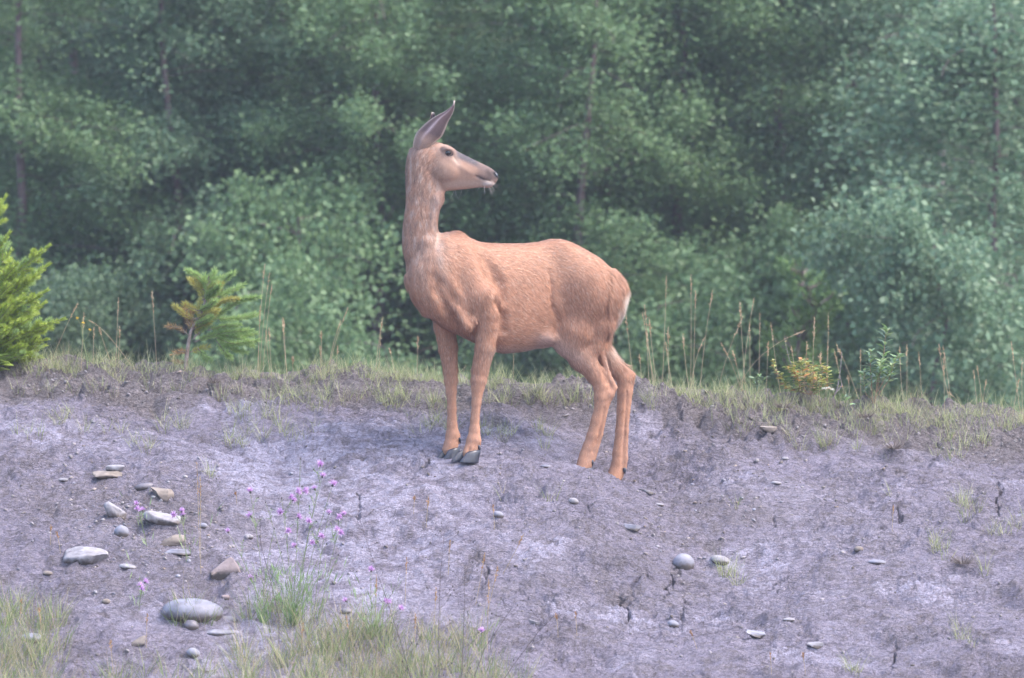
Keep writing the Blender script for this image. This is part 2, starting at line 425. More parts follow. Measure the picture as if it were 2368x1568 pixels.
def gz(x, y):
    """height of the ground sheet"""
    x = np.asarray(x, float); y = np.asarray(y, float)
    i = np.clip(np.searchsorted(XS, x) - 1, 0, nx - 2); j = np.clip(np.searchsorted(YS, y) - 1, 0, ny - 2)
    u = (x - XS[i]) / (XS[i + 1] - XS[i]); v = (y - YS[j]) / (YS[j + 1] - YS[j])
    return (GZ[j, i] * (1 - u) * (1 - v) + GZ[j, i + 1] * u * (1 - v) + GZ[j + 1, i] * (1 - u) * v + GZ[j + 1, i + 1] * u * v)
def hit(px_, py_, ymin=-2.6, ymax=1.25):
    """first ground point seen at a picture position"""
    ys_ = np.arange(ymin, ymax, .004)
    f = (CAMD + ys_) / CAMD
    xx = (px_ - CX) / S * f; zz = CZ + (CY - py_) / S * f
    h = gz(xx, ys_)
    w = np.nonzero(h >= zz)[0]
    k = w[0] if len(w) else int(np.argmin(np.abs(h - zz)))
    return np.array([xx[k], ys_[k], h[k]])
# ------------------------------------------------------------------ the deer
VX = 0.0048
def ctr(px, py, Y):
    return P(px, py, Y)
lo = np.array([P(905, 0, 0)[0] - .02, -.30, P(0, 1140, 0)[2]]); hi = np.array([P(1480, 0, .4)[0] + .02, .60, P(0, 300, 0)[2] + .03])
NXG, NYG, NZG = [int((hi[i] - lo[i]) / VX) + 1 for i in range(3)]
F = np.full((NXG, NYG, NZG), .08, dtype=np.float32)
AX = [lo[i] + VX * np.arange(n) for i, n in enumerate((NXG, NYG, NZG))]
def region(a, b):
    i0 = [max(0, int((a[i] - lo[i]) / VX)) for i in range(3)]
    i1 = [min((NXG, NYG, NZG)[i], int((b[i] - lo[i]) / VX) + 2) for i in range(3)]
    s = tuple(slice(p, q) for p, q in zip(i0, i1))
    X, Y, Z = np.meshgrid(AX[0][s[0]], AX[1][s[1]], AX[2][s[2]], indexing='ij', sparse=True)
    return s, X, Y, Z
def smin(a, b, k):
    h = np.clip(.5 + .5 * (b - a) / k, 0, 1)
    return b * (1 - h) + a * h - k * h * (1 - h)
def add(s, d, k):
    F[s] = smin(F[s], d.astype(np.float32), k)
def sub(s, d, k):
    F[s] = -smin(-F[s], d.astype(np.float32), k)
def cap_d(X, Y, Z, a, b, ra, rb, sy):
    ab = b - a; w = np.array([1, 1 / sy ** 2, 1])
    L = (ab * ab * w).sum()
    t = np.clip(((X - a[0]) * ab[0] + (Y - a[1]) * ab[1] / sy ** 2 + (Z - a[2]) * ab[2]) / L, 0, 1)
    d = np.sqrt((X - a[0] - t * ab[0]) ** 2 + ((Y - a[1] - t * ab[1]) / sy) ** 2 + (Z - a[2] - t * ab[2]) ** 2)
    return d - (ra + (rb - ra) * t)
def capsule(a, b, ra, rb, k=.02, sy=1.0, op='add'):
    """a, b are (px, py, Y); radii in picture units"""
    a = P(*a); b = P(*b); ra /= S; rb /= S
    m = max(ra, rb) * max(1, sy) + k + .012
    s, X, Y, Z = region(np.minimum(a, b) - m, np.maximum(a, b) + m)
    d = cap_d(X, Y, Z, a, b, ra, rb, sy)
    (add if op == 'add' else sub)(s, d, k)
def chain(pts, k=.012, sy=1.0):
    for a, b in zip(pts[:-1], pts[1:]):
        capsule(a[:3], b[:3], a[3], b[3], k, sy)
def ellip(c, rx, ry, rz, ang=0, k=.03, op='add'):
    """centre (px,py,Y); radii rx, rz in picture units in the picture plane (rotated by ang), ry in metres in depth"""
    c = P(*c); rx /= S; rz /= S; m = max(rx, ry, rz) + k + .01
    s, X, Y, Z = region(c - m, c + m)
    ca, sa = math.cos(ang), math.sin(ang)
    u = ((X - c[0]) * ca + (Z - c[2]) * sa) ; v = (-(X - c[0]) * sa + (Z - c[2]) * ca); w = Y - c[1]
    k0 = np.sqrt((u / rx) ** 2 + (v / rz) ** 2 + (w / ry) ** 2); k1 = np.sqrt((u / rx ** 2) ** 2 + (v / rz ** 2) ** 2 + (w / ry ** 2) ** 2)
    d = k0 * (k0 - 1) / np.maximum(k1, 1e-6)
    (add if op == 'add' else sub)(s, d, k)
def smooth_interp(x, xp, fp):
    """Catmull-like smooth 1-D interpolation (pchip)"""
    xp = np.asarray(xp, float); fp = np.asarray(fp, float)
    h = np.diff(xp); dl = np.diff(fp) / h
    m = np.zeros(len(xp)); m[0] = dl[0]; m[-1] = dl[-1]
    for i in range(1, len(xp) - 1):
        if dl[i - 1] * dl[i] > 0:
            w1 = 2 * h[i] + h[i - 1]; w2 = h[i] + 2 * h[i - 1]
            m[i] = (w1 + w2) / (w1 / dl[i - 1] + w2 / dl[i])
    x = np.clip(x, xp[0], xp[-1]); i = np.clip(np.searchsorted(xp, x) - 1, 0, len(xp) - 2)
    t = (x - xp[i]) / h[i]
    return ((2 * t ** 3 - 3 * t ** 2 + 1) * fp[i] + (t ** 3 - 2 * t ** 2 + t) * h[i] * m[i] + (-2 * t ** 3 + 3 * t ** 2) * fp[i + 1] + (t ** 3 - t ** 2) * h[i] * m[i + 1])
def loft_x(tab, k=.03, p=2.2, taper=0.0):
    """cross-sections across X: rows (px, top py, bottom py, half depth m, centre Y)"""
    t = np.array(tab, float)
    xw = np.array([P(r[0], 0, r[4])[0] for r in t]); zt = np.array([P(0, r[1], r[4])[2] for r in t]); zb = np.array([P(0, r[2], r[4])[2] for r in t])
    a = np.array([xw[0], (t[:, 4] - t[:, 3]).min(), zb.min()]) - k - .02; b = np.array([xw[-1], (t[:, 4] + t[:, 3]).max(), zt.max()]) + k + .02
    s, X, Y, Z = region(a, b)
    xx = X.ravel()
    T = smooth_interp(xx, xw, zt)[:, None, None]; B = smooth_interp(xx, xw, zb)[:, None, None]
    D = smooth_interp(xx, xw, t[:, 3])[:, None, None]; C = np.interp(xx, xw, t[:, 4])[:, None, None]
    c = (T + B) / 2; r = (T - B) / 2
    n = (Z - c) / r
    dd = D * (1 - taper * np.clip(-n, 0, 1))
    q = (np.abs(n) ** p + np.abs((Y - C) / dd) ** p) ** (1 / p)
    d = (q - 1) * np.minimum(r, dd)
    d = np.maximum(d, np.maximum(xw[0] - X, X - xw[-1]))
    add(s, d, k)
def loft_z(tab, k=.03, p=2.0):
    """cross-sections along Z: rows (py, left px, right px, half depth, centre Y)"""
    t = np.array(tab, float)[::-1]
    zw = np.array([P(0, r[0], r[4])[2] for r in t]); xl = np.array([P(r[1], 0, r[4])[0] for r in t]); xr = np.array([P(r[2], 0, r[4])[0] for r in t])
    a = np.array([xl.min(), (t[:, 4] - t[:, 3]).min(), zw[0]]) - k - .02; b = np.array([xr.max(), (t[:, 4] + t[:, 3]).max(), zw[-1]]) + k + .02
    s, X, Y, Z = region(a, b)
    zz = Z.ravel()
    L = smooth_interp(zz, zw, xl)[None, None, :]; R = smooth_interp(zz, zw, xr)[None, None, :]
    D = smooth_interp(zz, zw, t[:, 3])[None, None, :]; C = np.interp(zz, zw, t[:, 4])[None, None, :]
    c = (L + R) / 2; r = (R - L) / 2
    q = (np.abs((X - c) / r) ** p + np.abs((Y - C) / D) ** p) ** (1 / p)
    d = (q - 1) * np.minimum(r, D)
    d = np.maximum(d, np.maximum(zw[0] - Z, Z - zw[-1]))
    add(s, d, k)

yc = lambda q: (q - 1040) / S * math.tan(math.radians(28))
# torso
loft_x([(q, t, b, w, yc(q)) for q, t, b, w in [
 (944, 640, 664, .02), (952, 610, 690, .055), (966, 590, 708, .085), (985, 572, 728, .112), (1010, 550, 748, .135), (1030, 538, 760, .142), (1055, 538, 771, .145),
 (1085, 550, 786, .148), (1110, 560, 798, .152), (1135, 563, 808, .158), (1165, 564, 815, .165), (1200, 564, 813, .168), (1240, 561, 805, .166),
 (1275, 554, 796, .158), (1290, 554, 790, .154), (1310, 558, 780, .150), (1350, 576, 765, .148), (1385, 599, 752, .138), (1410, 621, 740, .115), (1430, 640, 722, .085),
 (1443, 655, 700, .045), (1448, 668, 682, .015)]], k=.02, p=2.45)
# neck and skull
loft_z([(342, 952, 1006, .040, -.06), (352, 946, 1012, .049, -.06), (368, 941, 1016, .054, -.06), (395, 938, 1018, .056, -.06), (425, 938, 1022, .056, -.06), (448, 939, 1024, .056, -.06),
        (470, 938.5, 1020, .058, -.06), (495, 935.5, 1014, .060, -.06), (522, 932, 1011.5, .064, -.055), (545, 930.5, 1012, .068, -.05), (570, 930.5, 1017, .074, -.045), (610, 938, 1030, .085, -.035),
        (650, 940.5, 1040, .092, -.03), (685, 951, 1050, .09, -.02), (715, 974, 1050, .075, -.01)], k=.035, p=2.05)
loft_x([(q, t, b, w, -.062) for q, t, b, w in [
 (962, 345, 400, .03), (975, 335, 415, .044), (990, 330.5, 428, .053), (1008, 328.5, 440, .058), (1025, 333, 443.3, .0605), (1038, 337, 441.5, .058), (1048, 342.5, 440.5, .053),
 (1056, 349, 439.6, .048), (1068, 355.5, 438.5, .043), (1080, 361.5, 437.3, .0385), (1098, 370.5, 435, .0335), (1112, 377, 433.8, .031), (1122, 382, 433.6, .030), (1131, 386.5, 433.0, .029),
 (1138, 391.5, 430, .027), (1144, 397, 425.5, .023), (1148.5, 403, 420, .016), (1151, 409, 415, .006)]], k=.012, p=2.15, taper=.28)
# brow, cheek, jaw, muzzle pad
ellip((1036, 347, -.108), 15, .016, 8, -.35, .014)
ellip((1030, 395, -.105), 24, .018, 20, -.3, .02)
capsule((1040, 372, -.104), (1085, 398, -.092), 6, 3, .012)
capsule((1128, 397, -.075), (1140, 404, -.073), 9, 8, .008, .8)
ellip((1128, 424, -.068), 13, .022, 9, .1, .008)
# throat bulge and gullet
ellip((1006, 458, -.07), 18, .04, 17, 0, .02)
capsule((1008, 470, -.095), (990, 560, -.105), 9, 10, .02)
capsule((985, 560, -.105), (1010, 650, -.11), 12, 16, .03)
# breast: the folds of muscle from neck to foreleg
capsule((955, 650, -.085), (985, 712, -.08), 16, 14, .03)
capsule((1018, 640, -.118), (1085, 745, -.128), 15, 19, .04, .8)
capsule((1060, 590, -.075), (1105, 690, -.115), 22, 30, .035, .55)       # shoulder blade
ellip((1120, 700, -.085), 40, .05, 46, .3, .03)                          # upper arm
                          # ribs

capsule((1060, 560, .0), (1050, 556, .05), 16, 16, .03)                 # withers
# near foreleg
chain([(1118, 690, -.095, 34), (1127, 725, -.095, 26), (1126, 751, -.09, 24), (1121.5, 803, -.085, 22.6), (1110, 855, -.08, 19), (1106.5, 880, -.08, 18), (1104.5, 896, -.08, 14.8),
       (1101, 932, -.08, 10.8), (1098, 971, -.08, 10), (1097, 992, -.08, 12), (1095, 1018, -.082, 16.2), (1089, 1038, -.088, 15), (1084, 1049, -.096, 15)], .008, .92)
capsule((1104, 1021, -.08), (1106, 1033, -.08), 8.5, 5, .006)
# far foreleg
chain([(1020, 690, .06, 34), (1026, 725, .075, 27), (1027.5, 751, .08, 24.5), (1035.5, 803, .08, 21.3), (1041, 855, .08, 16.2), (1042, 880, .08, 15.2), (1043, 906, .08, 12),
       (1044.5, 945, .08, 10.3), (1045, 983, .08, 11.8), (1046.5, 1007, .08, 16), (1042, 1030, .073, 16), (1037, 1042, .066, 16)], .008, .92)
capsule((1057, 1008, .08), (1060, 1022, .08), 7, 4.5, .006)
# hind quarters, near side
Yh = .20
ellip((1352, 668, Yh - .035), 72, .095, 84, .25, .07)
capsule((1300, 590, .14), (1330, 640, .14), 24, 32, .07, .8)               # point of the hip
chain([(1355, 690, Yh - .01, 60), (1325, 765, Yh - .03, 47), (1316, 786, Yh - .03, 37), (1345, 826, Yh - .01, 29), (1378, 868, Yh, 20), (1392, 893, Yh, 18)], .02, .85)
chain([(1408, 680, Yh, 32), (1388, 750, Yh - .01, 26), (1374, 800, Yh - .01, 20)], .03, 1.0)
chain([(1385, 790, Yh, 9), (1394, 830, Yh, 5.6), (1404, 862, Yh, 5.2), (1420, 896, Yh, 6.6)], .008)
chain([(1420, 896, Yh, 7), (1408, 912, Yh, 12), (1400, 932, Yh, 10)], .008)
chain([(1388, 890, Yh, 17), (1391, 918, Yh, 17.5), (1390, 938, Yh, 15.5), (1381, 971, Yh, 14.5), (1371, 1008, Yh, 14.8), (1362, 1035, Yh, 15.5), (1356, 1053, Yh, 16.5), (1352, 1070, Yh - .005, 17.5), (1343, 1092, Yh - .02, 15)], .008, .85)
capsule((1402, 935, Yh), (1388, 1005, Yh), 6.5, 6, .007)
capsule((1388, 1005, Yh), (1369, 1062, Yh), 6, 8, .007)
# far hind leg
Yf = .38
ellip((1392, 690, Yf - .03), 46, .08, 70, .25, .05)
chain([(1380, 740, Yf, 38), (1383, 798, Yf, 24), (1416, 845, Yf, 18.5), (1441, 871, Yf, 19)], .015, .85)
chain([(1390, 812, Yf, 8), (1425, 838, Yf, 6), (1444, 852, Yf, 6.5), (1459, 866, Yf, 8.5)], .008)
chain([(1444, 876, Yf, 19), (1443.5, 906, Yf, 17), (1440, 945, Yf, 14.5), (1435, 996, Yf, 12.5), (1430, 1048, Yf, 14), (1429, 1069, Yf, 14.8), (1424, 1094, Yf, 17.5), (1413, 1122, Yf - .02, 16)], .008, .85)
chain([(1460, 870, Yf, 8), (1452, 930, Yf, 7), (1446, 996, Yf, 7), (1445, 1060, Yf, 6.5), (1443, 1084, Yf, 6)], .008)
# udder / belly skin by the flank
ellip((1262, 780, .14), 24, .06, 16, 0, .04)

def surf_y(q, r, far=False):
    """depth of the skin at a picture position"""
    yy = -.05
    for _ in range(3):
        p = P(q, r, yy)
        i = int(round((p[0] - lo[0]) / VX)); k_ = int(round((p[2] - lo[2]) / VX))
        i = min(max(i, 0), NXG - 1); k_ = min(max(k_, 0), NZG - 1)
        w = np.nonzero(F[i, :, k_] < 0)[0]
        if len(w) == 0: return yy
        yy = AX[1][w[-1] if far else w[0]]
    return float(yy)
def groove(pl, r=5, k=.012, off=.2, op='sub'):
    pts = [(q, t, surf_y(q, t) - off * r / S) for q, t in pl]
    for a, b in zip(pts[:-1], pts[1:]): capsule(a, b, r, r, k, 1.0, op)
groove([(1268, 628), (1273, 655), (1272, 690), (1277, 712)], 3.2, .014, .3)
groove([(1277, 712), (1290, 745), (1284, 768)], 3, .02, .5)
groove([(1006, 640), (1012, 672), (1032, 712), (1052, 738)], 5, .032, .6)
groove([(1025, 655), (1050, 690), (1085, 730), (1098, 760)], 4, .035, .7)
groove([(1150, 700), (1160, 730), (1160, 762)], 4, .035, .7)
groove([(1120, 600), (1150, 650), (1160, 690)], 4, .04, .9)

groove([(1383, 815), (1392, 858), (1402, 885)], 3.4, .008, .2)
groove([(1397, 945), (1385, 1000), (1370, 1045)], 2, .006, .2)
groove([(1449, 905), (1444, 990), (1438, 1075)], 2, .006, .2)

groove([(1082, 1048), (1086, 1036)], 2, .005, 0)
groove([(1022, 1042), (1026, 1030)], 2, .005, 0)
# face: mouth line, nostril, tear line, eye socket (both sides of the mouth)
groove([(1100, 407.5), (1108, 411), (1118, 415), (1130, 418), (1145, 422)], 1.5, .004, .1)
for far in (False, True):
    e = surf_y(1036, 354, far); sgn = 1 if far else -1
    ellip((1036, 354, e + sgn * .004), 9.5, .011, 7.5, -.15, .006, 'sub')
groove([(1049, 362), (1060, 378)], 2.0, .006, .1)
for far in (False, True):
    e = surf_y(1143, 403, far)
    ellip((1143.5, 403.5, e), 5, .007, 2.8, -.9, .003, 'sub')

# surface nets
def surface_nets(F):
    sgn = F < 0
    nx_, ny_, nz_ = F.shape
    c = np.zeros((nx_ - 1, ny_ - 1, nz_ - 1), np.int8)
    for i in (0, 1):
        for j in (0, 1):
            for k in (0, 1):
                c += sgn[i:nx_ - 1 + i, j:ny_ - 1 + j, k:nz_ - 1 + k]
    act = (c > 0) & (c < 8)
    ai = np.argwhere(act)
    num = -np.ones(act.shape, np.int64); num[act] = np.arange(len(ai))
    acc = np.zeros((len(ai), 3)); cnt = np.zeros(len(ai))
    cr = [(i, j, k) for i in (0, 1) for j in (0, 1) for k in (0, 1)]
    for a in cr:
        for ax in range(3):
            if a[ax]: continue
            b = list(a); b[ax] = 1
            fa = F[ai[:, 0] + a[0], ai[:, 1] + a[1], ai[:, 2] + a[2]]; fb = F[ai[:, 0] + b[0], ai[:, 1] + b[1], ai[:, 2] + b[2]]
            m = (fa < 0) != (fb < 0)
            t = fa[m] / (fa[m] - fb[m])
            pt = np.tile(np.array(a, float), (m.sum(), 1)); pt[:, ax] += t
            acc[m] += pt; cnt[m] += 1
    v = ai + acc / cnt[:, None]
    faces = []
    for ax in range(3):
        s0 = [slice(1, -1)] * 3; s1 = [slice(1, -1)] * 3
        s0[ax] = slice(0, -1); s1[ax] = slice(1, None)
        A = sgn[tuple(s0)]; B = sgn[tuple(s1)]
        for flip, m in ((False, A & ~B), (True, ~A & B)):
            e = np.argwhere(m)
            off = np.array([1, 1, 1]); off[ax] = 0
            e = e + off
            u = [0, 0, 0]; w = [0, 0, 0]; u[(ax + 1) % 3] = 1; w[(ax + 2) % 3] = 1
            u = np.array(u); w = np.array(w)
            q = [e - u - w, e - w, e, e - u]
            q = [num[t[:, 0], t[:, 1], t[:, 2]] for t in q]
            if flip: q = q[::-1]
            faces.append(np.stack(q, -1))
    return v, np.concatenate(faces)
V, Fc = surface_nets(F)
V = lo + V * VX
# relax a little
E_ = np.concatenate([Fc[:, [0, 1]], Fc[:, [1, 2]], Fc[:, [2, 3]], Fc[:, [3, 0]]])
def laplace(V, n, lam):
    for _ in range(n):
        s = np.zeros_like(V); c = np.zeros(len(V))
        for ax in range(3):
            s[:, ax] = np.bincount(E_[:, 0], V[E_[:, 1], ax], len(V)) + np.bincount(E_[:, 1], V[E_[:, 0], ax], len(V))
        c = np.bincount(E_[:, 0], minlength=len(V)) + np.bincount(E_[:, 1], minlength=len(V))
        V = V + lam * (s / c[:, None] - V)
    return V
V = laplace(V, 2, .5); V = laplace(V, 1, -.25)
ORIG = np.array([P(1180, 0, .1)[0], .1, -.02])
def vnormals(V, Fc):
    a = V[Fc[:, 2]] - V[Fc[:, 0]]; b = V[Fc[:, 3]] - V[Fc[:, 1]]
    fn = np.cross(a, b); vn = np.zeros_like(V)
    for k in range(4):
        for ax in range(3): vn[:, ax] += np.bincount(Fc[:, k], fn[:, ax], len(V))
    return vn / np.maximum(np.linalg.norm(vn, axis=1), 1e-9)[:, None]
VN = vnormals(V, Fc)
if (VN[:, 2] * (V[:, 2] - V[:, 2].mean())).sum() < 0: Fc = Fc[:, ::-1]; VN = -VN

def coat(V, N):
    """base colour of the coat at a point: real markings only"""
    px, py = to_px(V)
    C = np.tile(np.array([.43, .215, .134]), (len(V), 1))
    def bl(cx, cy, rx, ry, ang=0):
        dx = px - cx; dy = py - cy; ca, sa = math.cos(ang), math.sin(ang)
        return np.exp(-(((dx * ca + dy * sa) / rx) ** 2 + ((-dx * sa + dy * ca) / ry) ** 2))
    def mixc(m, col):
        m = np.clip(m, 0, 1)[:, None]; C[:] = C * (1 - m) + np.array(col) * m
    nz = perlin(px / 26, py / 60, 9) ; nz2 = perlin(px / 9, py / 28, 12)
    # neck: greyer, streaky
    neck = sstep(690, 560, py) * sstep(1060, 1010, px + 0 * py)
    mixc(neck * (.4 + .25 * nz), (.37, .245, .19))
    mixc(neck * sstep(.0, .5, nz2) * .5, (.20, .14, .12)); mixc(neck * sstep(.1, .6, -nz2) * .5, (.52, .42, .37))
    mixc(bl(1012, 560, 8, 80, -.16) * (.35 + .5 * nz2), (.56, .46, .41))      # pale stripe at the throat side
    mixc(bl(1012, 470, 10, 30, .1) * .5, (.36, .27, .26))
    mixc(bl(975, 640, 14, 60, -.2) * .35, (.33, .22, .17))
    mixc(bl(1250, 600, 260, 60) * .25, (.47, .29, .20))
    # paler chest side and belly line
    mixc(sstep(790, 812, py) * sstep(1110, 1150, px) * sstep(1300, 1250, px) * .6, (.56, .40, .31))
    mixc(bl(1300, 815, 60, 28, .4) * .7, (.60, .44, .37))                    # inner thigh skin
    mixc(bl(1262, 790, 26, 16) * .6, (.50, .36, .32))
    # rump patch
    back = sstep(1432, 1450, px + (py - 690) * .30 + 6 * nz2) * sstep(600, 650, py) * sstep(860, 760, py)
    mixc(back, (.82, .72, .62))
    # legs: warmer, slightly paler
    leg = sstep(800, 900, py)
    mixc(leg * .6, (.44, .235, .155)); mixc(leg * sstep(.1, .6, nz) * .3, (.33, .19, .145))
    mixc(bl(1457, 882, 7, 4, .4) * .9, (.14, .08, .06))                      # tarsal tuft
    # head
    head = sstep(992, 1030, px) * sstep(448, 440, py)
    mixc(head * .75, (.33, .215, .165))
    mixc(head * bl(1036, 356, 22, 14) * .8, (.16, .11, .095))
    mixc(head * bl(1020, 340, 30, 12) * .3, (.34, .25, .22))
    top = 330 + (px - 1030) * .52                                            # line of the bridge of the nose
    mixc(head * sstep(1046, 1062, px) * sstep(20, 8, py - (348 + (px - 1050) * .50) + (px - 1060) * .04), (.10, .086, .094))
    mixc(head * bl(1056, 374, 7, 14, -.6) * .55, (.42, .33, .28))
    mixc(head * sstep(1098, 1110, px) * sstep(430, 404, py) * .75, (.20, .135, .115))
    mixc(head * bl(1136, 405, 13, 11) * .8, (.09, .066, .062))
    mixc(head * sstep(412, 424, py) * sstep(1015, 1040, px) * .5, (.44, .33, .27))
    mixc(head * bl(1130, 427, 14, 7) * .9, (.50, .43, .40))                 # white chin
    mixc(head * bl(1112, 412, 10, 4, .35) * .9, (.12, .09, .085))            # lip line
    mixc(head * bl(1146, 405, 5, 9, -.45) * 1.3, (.035, .032, .038))         # nose leather
    mixc(bl(960, 335, 18, 16) * .5, (.42, .34, .33))
    return np.clip(C, 0.01, .9)
dm = NM('deer_coat', .78, .22)
a_ = dm.n('ShaderNodeAttribute'); a_.attribute_name = 'coat'
hz = dm.noise(120, 5, .65, stretch=(1.0, 1.0, .35)); hr = dm.ramp(hz.outputs[0], [(.3, (.93, .92, .91)), (.7, (1.05, 1.05, 1.05))])
dm.color(dm.mix(1.0, a_.outputs['Color'], hr.outputs[0], 'MULTIPLY'))
dm.bump(hz.outputs[0], .35, .0022)
DEER = empty('deer', ORIG)
tag(DEER, 'tan mule deer doe standing on the clay bank, head turned back over its flank', 'deer')
body = mesh_obj('body', V - ORIG, Fc, dm.m, DEER, smooth=True)
set_color(body.data, 'coat', coat(V, VN))

# short hair lying on the skin
def flow_at(pt):
    px, py = to_px(pt)
    ctrl = [ # px, py, dx, dz
     (960, 380, -.1, -1), (985, 470, 0, -1), (975, 600, .05, -1), (985, 700, .5, -1), (1030, 640, .6, -1), (1060, 570, .9, -.35), (1100, 600, .8, -.7), (1110, 700, .35, -1),
     (1125, 800, -.05, -1), (1040, 800, 0, -1), (1180, 590, 1, -.3), (1200, 680, .8, -.7), (1170, 760, .9, -.35), (1240, 780, 1, -.1), (1300, 600, 1, -.4), (1340, 680, .5, -.9), (1400, 650, .8, -.9),
     (1430, 700, .35, -1), (1320, 780, .2, -1), (1385, 850, .5, -1), (1380, 980, -.3, -1), (1440, 960, -.05, -1), (1100, 950, 0, -1), (1040, 950, 0, -1), (1030, 420, -.4, -1), (1060, 400, -1, -.2),
     (1100, 395, -1, .1), (1030, 345, -1, .3), (1250, 640, .9, -.6), (1010, 380, -.6, -.8)]
    ctrl = np.array(ctrl, float)
    d2 = (px[:, None] - ctrl[None, :, 0]) ** 2 + (py[:, None] - ctrl[None, :, 1]) ** 2 + 60
    w = 1 / d2 ** 1.6; w /= w.sum(1)[:, None]
    fx = (w * ctrl[None, :, 2]).sum(1); fz = (w * ctrl[None, :, 3]).sum(1)
    v = np.stack([fx, fx * .35, fz], -1)
    return v / np.maximum(np.linalg.norm(v, axis=1), 1e-6)[:, None]
tri = np.concatenate([Fc[:, [0, 1, 2]], Fc[:, [0, 2, 3]]])
ar = np.linalg.norm(np.cross(V[tri[:, 1]] - V[tri[:, 0]], V[tri[:, 2]] - V[tri[:, 0]]), axis=1)
qx, qy = to_px(V[tri[:, 0]])
fn_ = VN[tri[:, 0]]
wgt = ar * np.where(fn_[:, 1] < .25, 1, .25) * np.where((qy > 860), .5, 1) * np.where((qx > 1015) & (qy < 445), .9, 1)
wgt *= np.hypot((qx - 1036) / 11, (qy - 353.5) / 9) > 1
wgt *= ~((qx > 1138) & (qy > 395) & (qy < 420))
wgt *= 1 + 2.0 * ((np.abs(fn_[:, 1]) < .35))
NH = 130000
rg = np.random.default_rng(5)
ti = rg.choice(len(tri), NH, p=wgt / wgt.sum())
u = rg.random(NH); v = rg.random(NH); fl_ = u + v > 1; u[fl_] = 1 - u[fl_]; v[fl_] = 1 - v[fl_]
pt = V[tri[ti, 0]] * (1 - u - v)[:, None] + V[tri[ti, 1]] * u[:, None] + V[tri[ti, 2]] * v[:, None]
nn = VN[tri[ti, 0]]
fl = flow_at(pt); fl = fl + rg.normal(0, .16, fl.shape)
tg = fl - nn * (fl * nn).sum(1)[:, None]; tg /= np.maximum(np.linalg.norm(tg, axis=1), 1e-6)[:, None]
hx, hy = to_px(pt)
ln = np.where(hy > 880, .009, np.where(hy < 445, .021 - .0145 * sstep(985, 1035, hx), .021))
ln = np.where((hx > 1405) & (hy > 620) & (hy < 850), .030, ln)
ln = np.where((hx < 1015) & (hy < 620) & (hy > 445), .018, ln)
ln = ln * rg.uniform(.6, 1.3, NH)
lift = np.where((hx > 1405) & (hy > 620) & (hy < 850), .55, .16) * rg.uniform(.4, 1.5, NH)
dr = tg + nn * lift[:, None]; dr /= np.linalg.norm(dr, axis=1)[:, None]
side = np.cross(dr, nn); side /= np.maximum(np.linalg.norm(side, axis=1), 1e-6)[:, None]
wd = np.where(hy < 445, .0009 - .0004 * sstep(985, 1035, hx), .0009)[:, None] * rg.uniform(.7, 1.3, NH)[:, None]
r0 = pt - nn * .001
m0 = pt + dr * (ln * .55)[:, None]; e0 = pt + dr * ln[:, None] - nn * (ln * .10)[:, None] + np.array([0, 0, -1]) * (ln * .12)[:, None]
HV = np.stack([r0 - side * wd, r0 + side * wd, m0 + side * wd * .8, m0 - side * wd * .8, e0], 1).reshape(-1, 3)
b_ = (np.arange(NH) * 5)[:, None]
HF = np.concatenate([b_ + np.array([[0, 1, 2]]), b_ + np.array([[0, 2, 3]]), b_ + np.array([[3, 2, 4]])])
hc = coat(pt, nn) * rg.normal(1.03, .19, NH)[:, None].clip(.5, 1.6)
pale_h = rg.random(NH) < .14; hc[pale_h] = hc[pale_h] * .5 + np.array([.60, .45, .36]) * .5
fm = NM('deer_hair', .62, .3)
fa = fm.n('ShaderNodeAttribute'); fa.attribute_name = 'coat'; fm.color(fa.outputs['Color'])
hair = mesh_obj('hair', HV - ORIG, HF, fm.m, DEER)
set_color(hair.data, 'coat', np.repeat(np.clip(hc, .01, .95), 5, axis=0))
hair['kind'] = 'stuff'
# hair shares the skin's normals so it shades softly
hair.data.polygons.foreach_set('use_smooth', np.ones(len(hair.data.polygons), dtype=bool))
nvec = np.repeat(nn + dr * .08 + rg.normal(0, .12, nn.shape), 5, axis=0); nvec /= np.linalg.norm(nvec, axis=1)[:, None]
hair.data.normals_split_custom_set_from_vertices([tuple(n) for n in nvec.tolist()])

